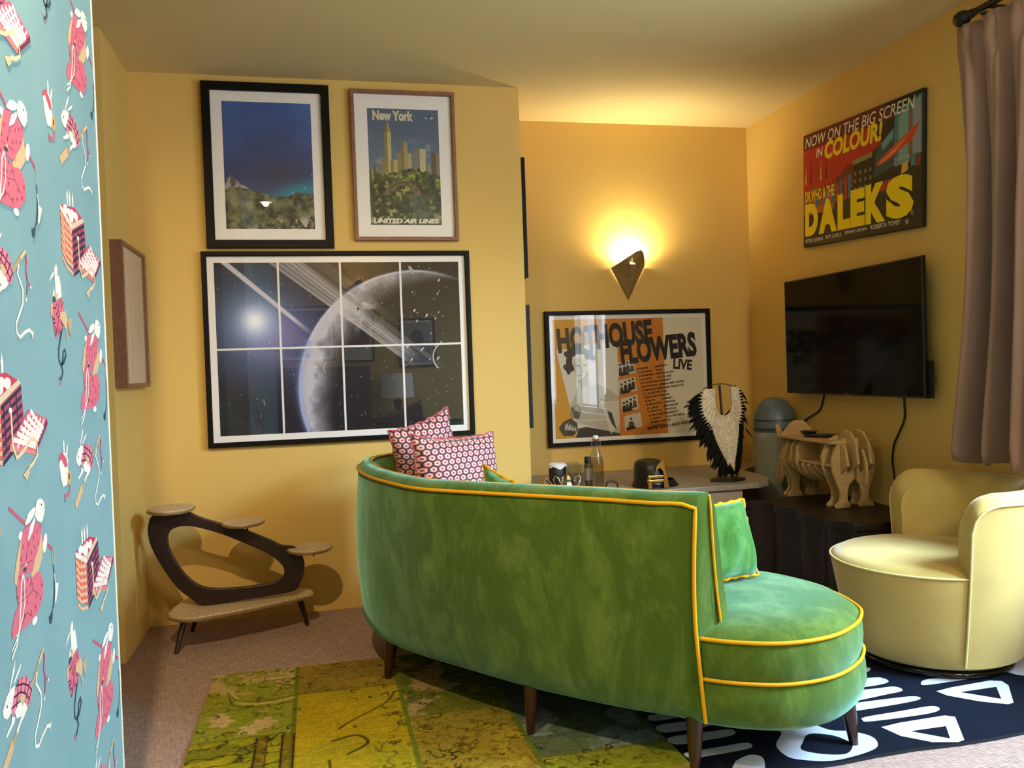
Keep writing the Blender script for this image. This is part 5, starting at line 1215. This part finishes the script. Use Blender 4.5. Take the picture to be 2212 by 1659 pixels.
# ================================================================== dark serpentine cabinet with the wooden rhino
DKW = mat('near_black_stained_wood', '#1c130c', .45, noise=('#120c08', 12, .3, .7, (1, 1, 5)))
cbn = thing('serpentine_cabinet', 'low dark wood cabinet with rippling front under the wooden rhino', 'cabinet', (2.2, 3.3, 0))
wave = []
for k in range(60):
    y = 2.945+(3.655-2.945)*k/59
    wave.append((2.025-.05*max(0, min(1, (y-3.42)/.2))+.022*math.sin((y-2.945)*2*PI/.19)+.010*math.sin((y-2.9)*2*PI/.43), y))
sh = lambda d: [(x+d, y) for x, y in wave]
fr = sh(.012)+[(2.425, 3.655), (2.425, 2.945)]
MB().prism(fr, 'z', 0.0, .376).build('carcass', DKW, cbn)
tp = sh(0)+[(2.43, 3.66), (2.43, 2.94)]
bevel(MB().prism(tp, 'z', .377, .41).build('top', DKW, cbn), .004)
mid = sh(.004)
MB().tube([(x, y, .3765) for x, y in mid], .003, 6).build('bead', DKW, cbn)
for yy in (3.135, 3.43): MB().box(2.0, 2.05, yy-.002, yy+.002, .01, .374).build('door_joint', mat('black_gap', '#060403', .8), cbn) if False else None
PLY = mat('pale_plywood', '#c0a06c', .6, noise=('#b08e5a', 9, .3, .7, (1, 1, 7)))
rh = thing('rhino_shelf', 'pale plywood slot-together rhino shaped shelf on the dark cabinet', 'shelf', (2.27, 3.5, .41))
RX = 2.272; Z0_ = .4105
def hoofleg(s_, zt, wt):
    """outline of one leg in x-z, mirrored by s_"""
    return [(s_*.022, zt), (s_*(.022+wt), zt), (s_*(.024+wt*.9), Z0_+.13), (s_*.070, Z0_+.085), (s_*.072, Z0_+.05), (s_*.075, Z0_+.030), (s_*.093, Z0_+.008), (s_*.090, Z0_), (s_*.026, Z0_), (s_*.022, Z0_+.008), (s_*.038, Z0_+.032), (s_*.040, Z0_+.055), (s_*.036, Z0_+.09), (s_*.020, Z0_+.13)]
def plate(name, y, pts, th=.014, parent=rh):
    return bevel(MB().prism([(RX+a, z) for a, z in pts], 'y', y-th/2, y+th/2).build(name, PLY, parent), .0015, 1)
def hip(w_, zt, zc):
    half = [(0, zt), (.045, zt), (w_*.75, zt-.025), (w_, zt-.09), (w_*.98, zt-.14), (.090, Z0_+.115), (.072, Z0_+.075), (.070, Z0_+.045), (.074, Z0_+.030), (.096, Z0_+.009), (.094, Z0_), (.024, Z0_), (.020, Z0_+.009), (.034, Z0_+.032), (.036, Z0_+.06), (.026, Z0_+.10), (0, zc)]
    return half+[(-a, z) for a, z in half[::-1][1:-1]]
for y, w_, zt in ((3.285, .108, .715), (3.345, .118, .725)): plate('hip_plate', y, hip(w_, zt, .535))
for y, w_, zt in ((3.665, .112, .700), (3.70, .104, .690)): plate('shoulder_plate', y, hip(w_, zt, .545))
def rib(w_, zt, zb):
    return [(w_*math.sin(PI*q), zb+(zt-zb)*(.5-.5*math.cos(PI*q))*1.0) for q in np.linspace(0, 1, 14)]+[(-w_*math.sin(PI*q), zb+(zt-zb)*(.5-.5*math.cos(PI*q))) for q in np.linspace(1, 0, 14)][1:-1]
for y, w_, zb, zt in ((3.405, .118, .520, .592), (3.45, .122, .508, .592), (3.495, .124, .502, .592), (3.545, .124, .503, .690), (3.595, .122, .510, .690), (3.63, .118, .52, .592)):
    q = rib(w_, zt+.0, zb)
    half = [(0, zb), (w_*.45, zb+.006), (w_*.8, zb+.035), (w_, zb+.085 if zt > .6 else zt-.008), (w_*.93, zt-.03 if zt > .6 else zt-.001), (w_*.72, zt)]
    plate('rib', y, half+[(0, zt)]+[(-a, z) for a, z in half[::-1][:-1]], .012)
bevel(MB().prism([(RX-.112, 3.275), (RX+.112, 3.275), (RX+.118, 3.5), (RX+.105, 3.735), (RX-.105, 3.735), (RX-.118, 3.5)], 'z', .692, .704).build('top_shelf', PLY, rh), .002)
bevel(MB().prism([(RX-.110, 3.285), (RX+.110, 3.285), (RX+.114, 3.5), (RX+.10, 3.725), (RX-.10, 3.725), (RX-.114, 3.5)], 'z', .592, .603).build('middle_shelf', PLY, rh), .002)
MB().prism([(3.345, .603), (3.67, .603), (3.67, .692), (3.345, .692)], 'x', RX-.006, RX+.006).build('spine_board', PLY, rh)
plate('shoulder_hump', 3.725, [(-.095, .695), (-.035, .758), (-.012, .770), (.03, .768), (.055, .748), (.10, .695)], .014)
for dx in (-.030, .030): bevel(MB().prism([(3.20, .61), (3.215, .70), (3.25, .742), (3.29, .752), (3.36, .705), (3.33, .60), (3.25, .575)], 'x', RX+dx-.006, RX+dx+.006).build('rump_plate', PLY, rh), .0015, 1)
for dx, zb in ((-.062, .55), (.062, .55)): bevel(MB().prism([(3.225, .60), (3.245, .68), (3.29, .70), (3.36, .66), (3.36, zb+.04), (3.29, zb)], 'x', RX+dx-.006, RX+dx+.006).build('haunch_plate', PLY, rh), .0015, 1)
bevel(MB().prism([(3.215, .672), (3.19, .62), (3.185, .56), (3.195, .52), (3.205, .505), (3.215, .52), (3.205, .57), (3.21, .62), (3.235, .65)], 'x', RX-.006, RX+.006).build('tail', PLY, rh), .0015, 1)
hd = [(3.70, .69), (3.76, .695), (3.80, .66), (3.82, .61), (3.845, .56), (3.862, .515), (3.868, .475), (3.850, .450), (3.822, .448), (3.795, .485), (3.765, .525), (3.735, .545), (3.70, .56)]
for dx in (-.034, -.011, .011, .034):
    k = 1-abs(dx)*5
    bevel(MB().prism([(3.70+(y-3.70)*(.80+.2*k), z if z > .5 else z+.012*(1-k)) for y, z in hd], 'x', RX+dx-.005, RX+dx+.005).build('head_plate', PLY, rh), .0012, 1)
for y, z, w_ in ((3.775, .645, .05), (3.81, .585, .052), (3.835, .525, .048), (3.848, .480, .040)): bevel(MB().box(RX-w_, RX+w_, y-.006, y+.006, z-.028, z+.022).build('face_plate', PLY, rh), .0015, 1)
hn = [(RX, 3.860, .478), (RX, 3.885, .490), (RX, 3.903, .512), (RX, 3.908, .540), (RX, 3.903, .556)]
MB().tube(cr_path(hn, 5), [.013-.0105*i/20 for i in range(21)], 10).build('horn', PLY, rh, smooth=True)
for i, s_ in enumerate((.012, .013, .011)): MB().lathe([(.006, -.0035), (s_*1.25, -.0035), (s_*1.25, .0035), (.006, .0035)], (RX, 3.884+.009*i, .494+.015*i), 14).build('horn_ring', PLY, rh)
for dx in (-.062, .062): bevel(MB().prism([(RX+dx*.5, .655), (RX+dx*.8, .665), (RX+dx*1.25, .695), (RX+dx*1.42, .742), (RX+dx*1.2, .755), (RX+dx*.95, .735), (RX+dx*.55, .690)], 'y', 3.772, 3.782).build('ear', PLY, rh), .001, 1)
# dish and remotes on the rhino's back
o = MB().lathe([(.001, .0005), (.020, .0005), (.034, .014), (.040, .023), (.037, .023), (.030, .013), (.001, .006)], (RX-.03, 3.575, .7045), 26, cap=False).build('dish', mat('dark_bronze_dish', '#1b160c', .25), None, smooth=True); tag(o, "small dark dish on the rhino's back", 'dish')
for k, (x, y, a, lab) in enumerate(((RX-.045, 3.485, .5, "black remote control on the rhino's back, nearer the front edge"), (RX+.005, 3.49, .35, "black remote control on the rhino's back, behind the other remote"))):
    t = thing('remote_control', lab, 'remote control', (x, y, .7045), (0, 0, a), group="remote controls on the rhino's back")
    bevel(MB().box(-.017, .017, -.055, .055, 0, .013).build('case', DARKP, t, local=True), .005)
    mbk = MB()
    for i in range(3):
        for j in range(6): mbk.box(-.012+.009*i, -.006+.009*i, -.042+.013*j, -.035+.013*j, .0131, .0142)
    mbk.build('buttons', mat('grey_rubber_buttons', '#4a4845', .6), t, local=True)

# plain domed shape standing in for a robot standee behind the rhino
GRYB = mat('grey_blue_dome', '#56626c', .4); OFFW = mat('off_white_body', '#85857a', .5); SLAT = mat('slate_band', '#2a2e3a', .4)
bn = thing('domed_robot_standin', 'tall off white robot stand-in with grey blue dome in the corner behind the rhino', 'bin', (2.330, 4.035, 0))
bc = (2.330, 4.035, 0)
MB().lathe([(.02, .001), (.104, .001), (.108, .01), (.108, .690), (.104, .694)], bc, 40).build('body', OFFW, bn, smooth=True)
MB().lathe([(.100, .6945), (.1095, .6955), (.1095, .715), (.108, .745), (.101, .785), (.087, .822), (.064, .852), (.034, .868), (.001, .872)], bc, 40).build('lid', GRYB, bn, smooth=True)
for z0, z1 in ((.700, .714), (.748, .760)): MB().lathe([(.1085 if z0 < .72 else .106, z0), (.1105 if z0 < .72 else .1095, z0+.001), (.1105 if z0 < .72 else .107, z1-.001), (.1085 if z0 < .72 else .103, z1)], bc, 40, cap=False).build('band', SLAT, bn, smooth=True)

# ================================================================== curtain and rod
CURT = mat('mauve_brown_curtain', '#9c7f73', .85, sheen=.15, noise=('#8e7265', 4, .35, .7, (1, 1, .4)), spec=.1)
cu = thing('curtain', 'mauve brown pinch-pleated curtain beside the window', 'curtain', (2.33, 2.4, .65))
NU, NV = 130, 40; vs = []; fs = []
for j in range(NV+1):
    v = j/NV; z = 2.256-(2.256-.668)*v
    yl_ = 2.684-.045*math.sin(PI*min(1, v/.92))**1.0*(1 if v < .5 else 1)+.062*max(0, (v-.45)/.55)**1.5
    yr_ = 2.27+.02*v
    for i in range(NU+1):
        u = i/NU
        y = yl_+(yr_-yl_)*u
        ph = u*2*PI*3.3
        amp = .012+.030*min(1, v*2.2)
        x = 2.335-amp*(math.sin(ph-.6)+.35*math.sin(2*ph+1.1+v*1.5)+.25*math.sin(3.3*ph+2.5*v))
        pin = math.exp(-((v-.055)/.03)**2)*.018*math.cos(ph*2)
        zz = z+.010*math.sin(ph*.7+1)*v*v-.045*v*v*(u)*.6*0
        if j == NV: x += .008
        hem = math.exp(-((v-.975)/.02)**2)*.010*math.sin(ph*1.7+.5)
        vs.append((min(2.425, x+pin+hem), y+.012*math.sin(ph*2)*math.exp(-((v-.06)/.04)**2), zz))
for j in range(NV):
    for i in range(NU): a = j*(NU+1)+i; fs.append((a, a+1, a+NU+2, a+NU+1))
o = meshobj('curtain_cloth', vs, fs, CURT, cu, smooth=True)
md = o.modifiers.new('thick', 'SOLIDIFY'); md.thickness = .004
rd = thing('curtain_rod', 'black curtain rod with ball finial high beside the window', 'curtain rod', (2.335, 2.0, 2.285))
BLKM = mat('black_iron', '#0b0a09', .4)
MB().tube([(2.335, .85, 2.288), (2.335, 2.60, 2.288)], .012, 14).build('rod', BLKM, rd, smooth=True)
f = MB().lathe([(.001, -.03), (.010, -.028), (.014, -.02), (.010, -.012), (.016, -.006), (.016, 0), (.011, .006), (.020, .016), (.027, .030), (.029, .045), (.026, .060), (.016, .072), (.001, .077)], (0, 0, 0), 20).build('finial', BLKM, rd, smooth=True)
for v_ in f.data.vertices: v_.co = (2.335+v_.co.x, 2.615+v_.co.z, 2.288+v_.co.y)
MB().tube([(2.335, 2.545, 2.288), (XR, 2.545, 2.288)], .008, 10).lathe([(.001, 0), (.02, 0), (.02, .001)], (2.335, 2.545, 2.262), 8).build('bracket', BLKM, rd)

# ================================================================== what the pictures reflect: the other end of the room
dl = thing('recessed_downlight', 'white ceiling spotlight mirrored in the sea photo glass', 'ceiling light', (-.34, 1.09, H))
MB().lathe([(.046, -.001), (.050, -.006), (.062, -.004), (.064, 0)], (-.34, 1.09, H), 28, cap=False).build('trim_ring', WHITEP, dl, smooth=True)
MB().lathe([(.001, -.0035), (.045, -.0035), (.045, -.001), (.001, -.001)], (-.34, 1.09, H), 24).build('lens', mat('warm_lens', '#fff4dc', .4, emit=('#ffe2b0', 14)), dl)
sconce(.46, YREAR, 1.86, 1, 'bronze cone sconce on the rear wall, mirrored in the space print', 9.0)
bt = thing('bedside_table', 'small dark bedside table under the white shaded lamp', 'table', (.86, -1.72, 0))
bevel(MB().box(.62, 1.10, -1.97, -1.50, .42, .455).build('table_top', WALN, bt), .004)
for x in (.65, 1.07):
    for y in (-1.94, -1.53): MB().tube([(x, y, .42), (x, y, 0)], .018, 10).build('leg', WALN, bt)
tl = thing('table_lamp', 'white shaded table lamp on the bedside table', 'lamp', (.86, -1.72, .455))
MB().lathe([(.001, .001), (.075, .001), (.075, .02), (.035, .17), (.03, .19)], (.86, -1.72, .455), 24).build('lamp_base', mat('pale_blue_ceramic', '#a9b8c8', .35), tl, smooth=True)
MB().lathe([(.030, .19), (.055, .30), (.02, .305), (.012, .40)], (.86, -1.72, .455), 24).build('lamp_neck', DARKP, tl, smooth=True)
MB().lathe([(.185, .33), (.170, .60), (.168, .60), (.183, .33)], (.86, -1.72, .455), 32, cap=False).build('lamp_shade', mat('white_linen_shade', '#efe8e0', .8, emit=('#ffe8cf', .35)), tl, smooth=True)
hb = thing('headboard', 'plum upholstered headboard against the rear wall', 'headboard', (-.1, -1.95, 0)); bevel(MB().box(-.43, .58, -1.995, -1.90, .1, 1.15).build('panel', mat('plum_fabric', '#6d4a6a', .85), hb), .02)
for k, (x0, z0, w_, h_, c1, c2, lab) in enumerate(((.92, 1.12, .42, .56, '#b9bdc4', '#9aa0aa', 'grey print in a dark frame on the rear wall above the lamp'), (.28, 1.20, .36, .52, '#a8353c', '#e8e2da', 'red and white print on the rear wall beside the sconce'), (-.42, 1.22, .62, .62, '#8a3340', '#3a4658', 'wide red and blue print on the rear wall above the headboard'))):
    t, z = picture('framed_picture', lab, 'picture', (x0+w_, YREAR+.001, z0), (PI/2, 0, PI), w_, h_, .02, .026, BLACKF, group='framed pictures on the rear wall')
    A = Art(); A.z = z+.0006; A.rect(.05, .05, w_-.05, h_-.05, c2); A.rect(.05, .2, w_-.05, h_-.05, c1); A.ell(w_/2, h_*.6, .08, .1, '#4b4a55'); A.build('print', t)
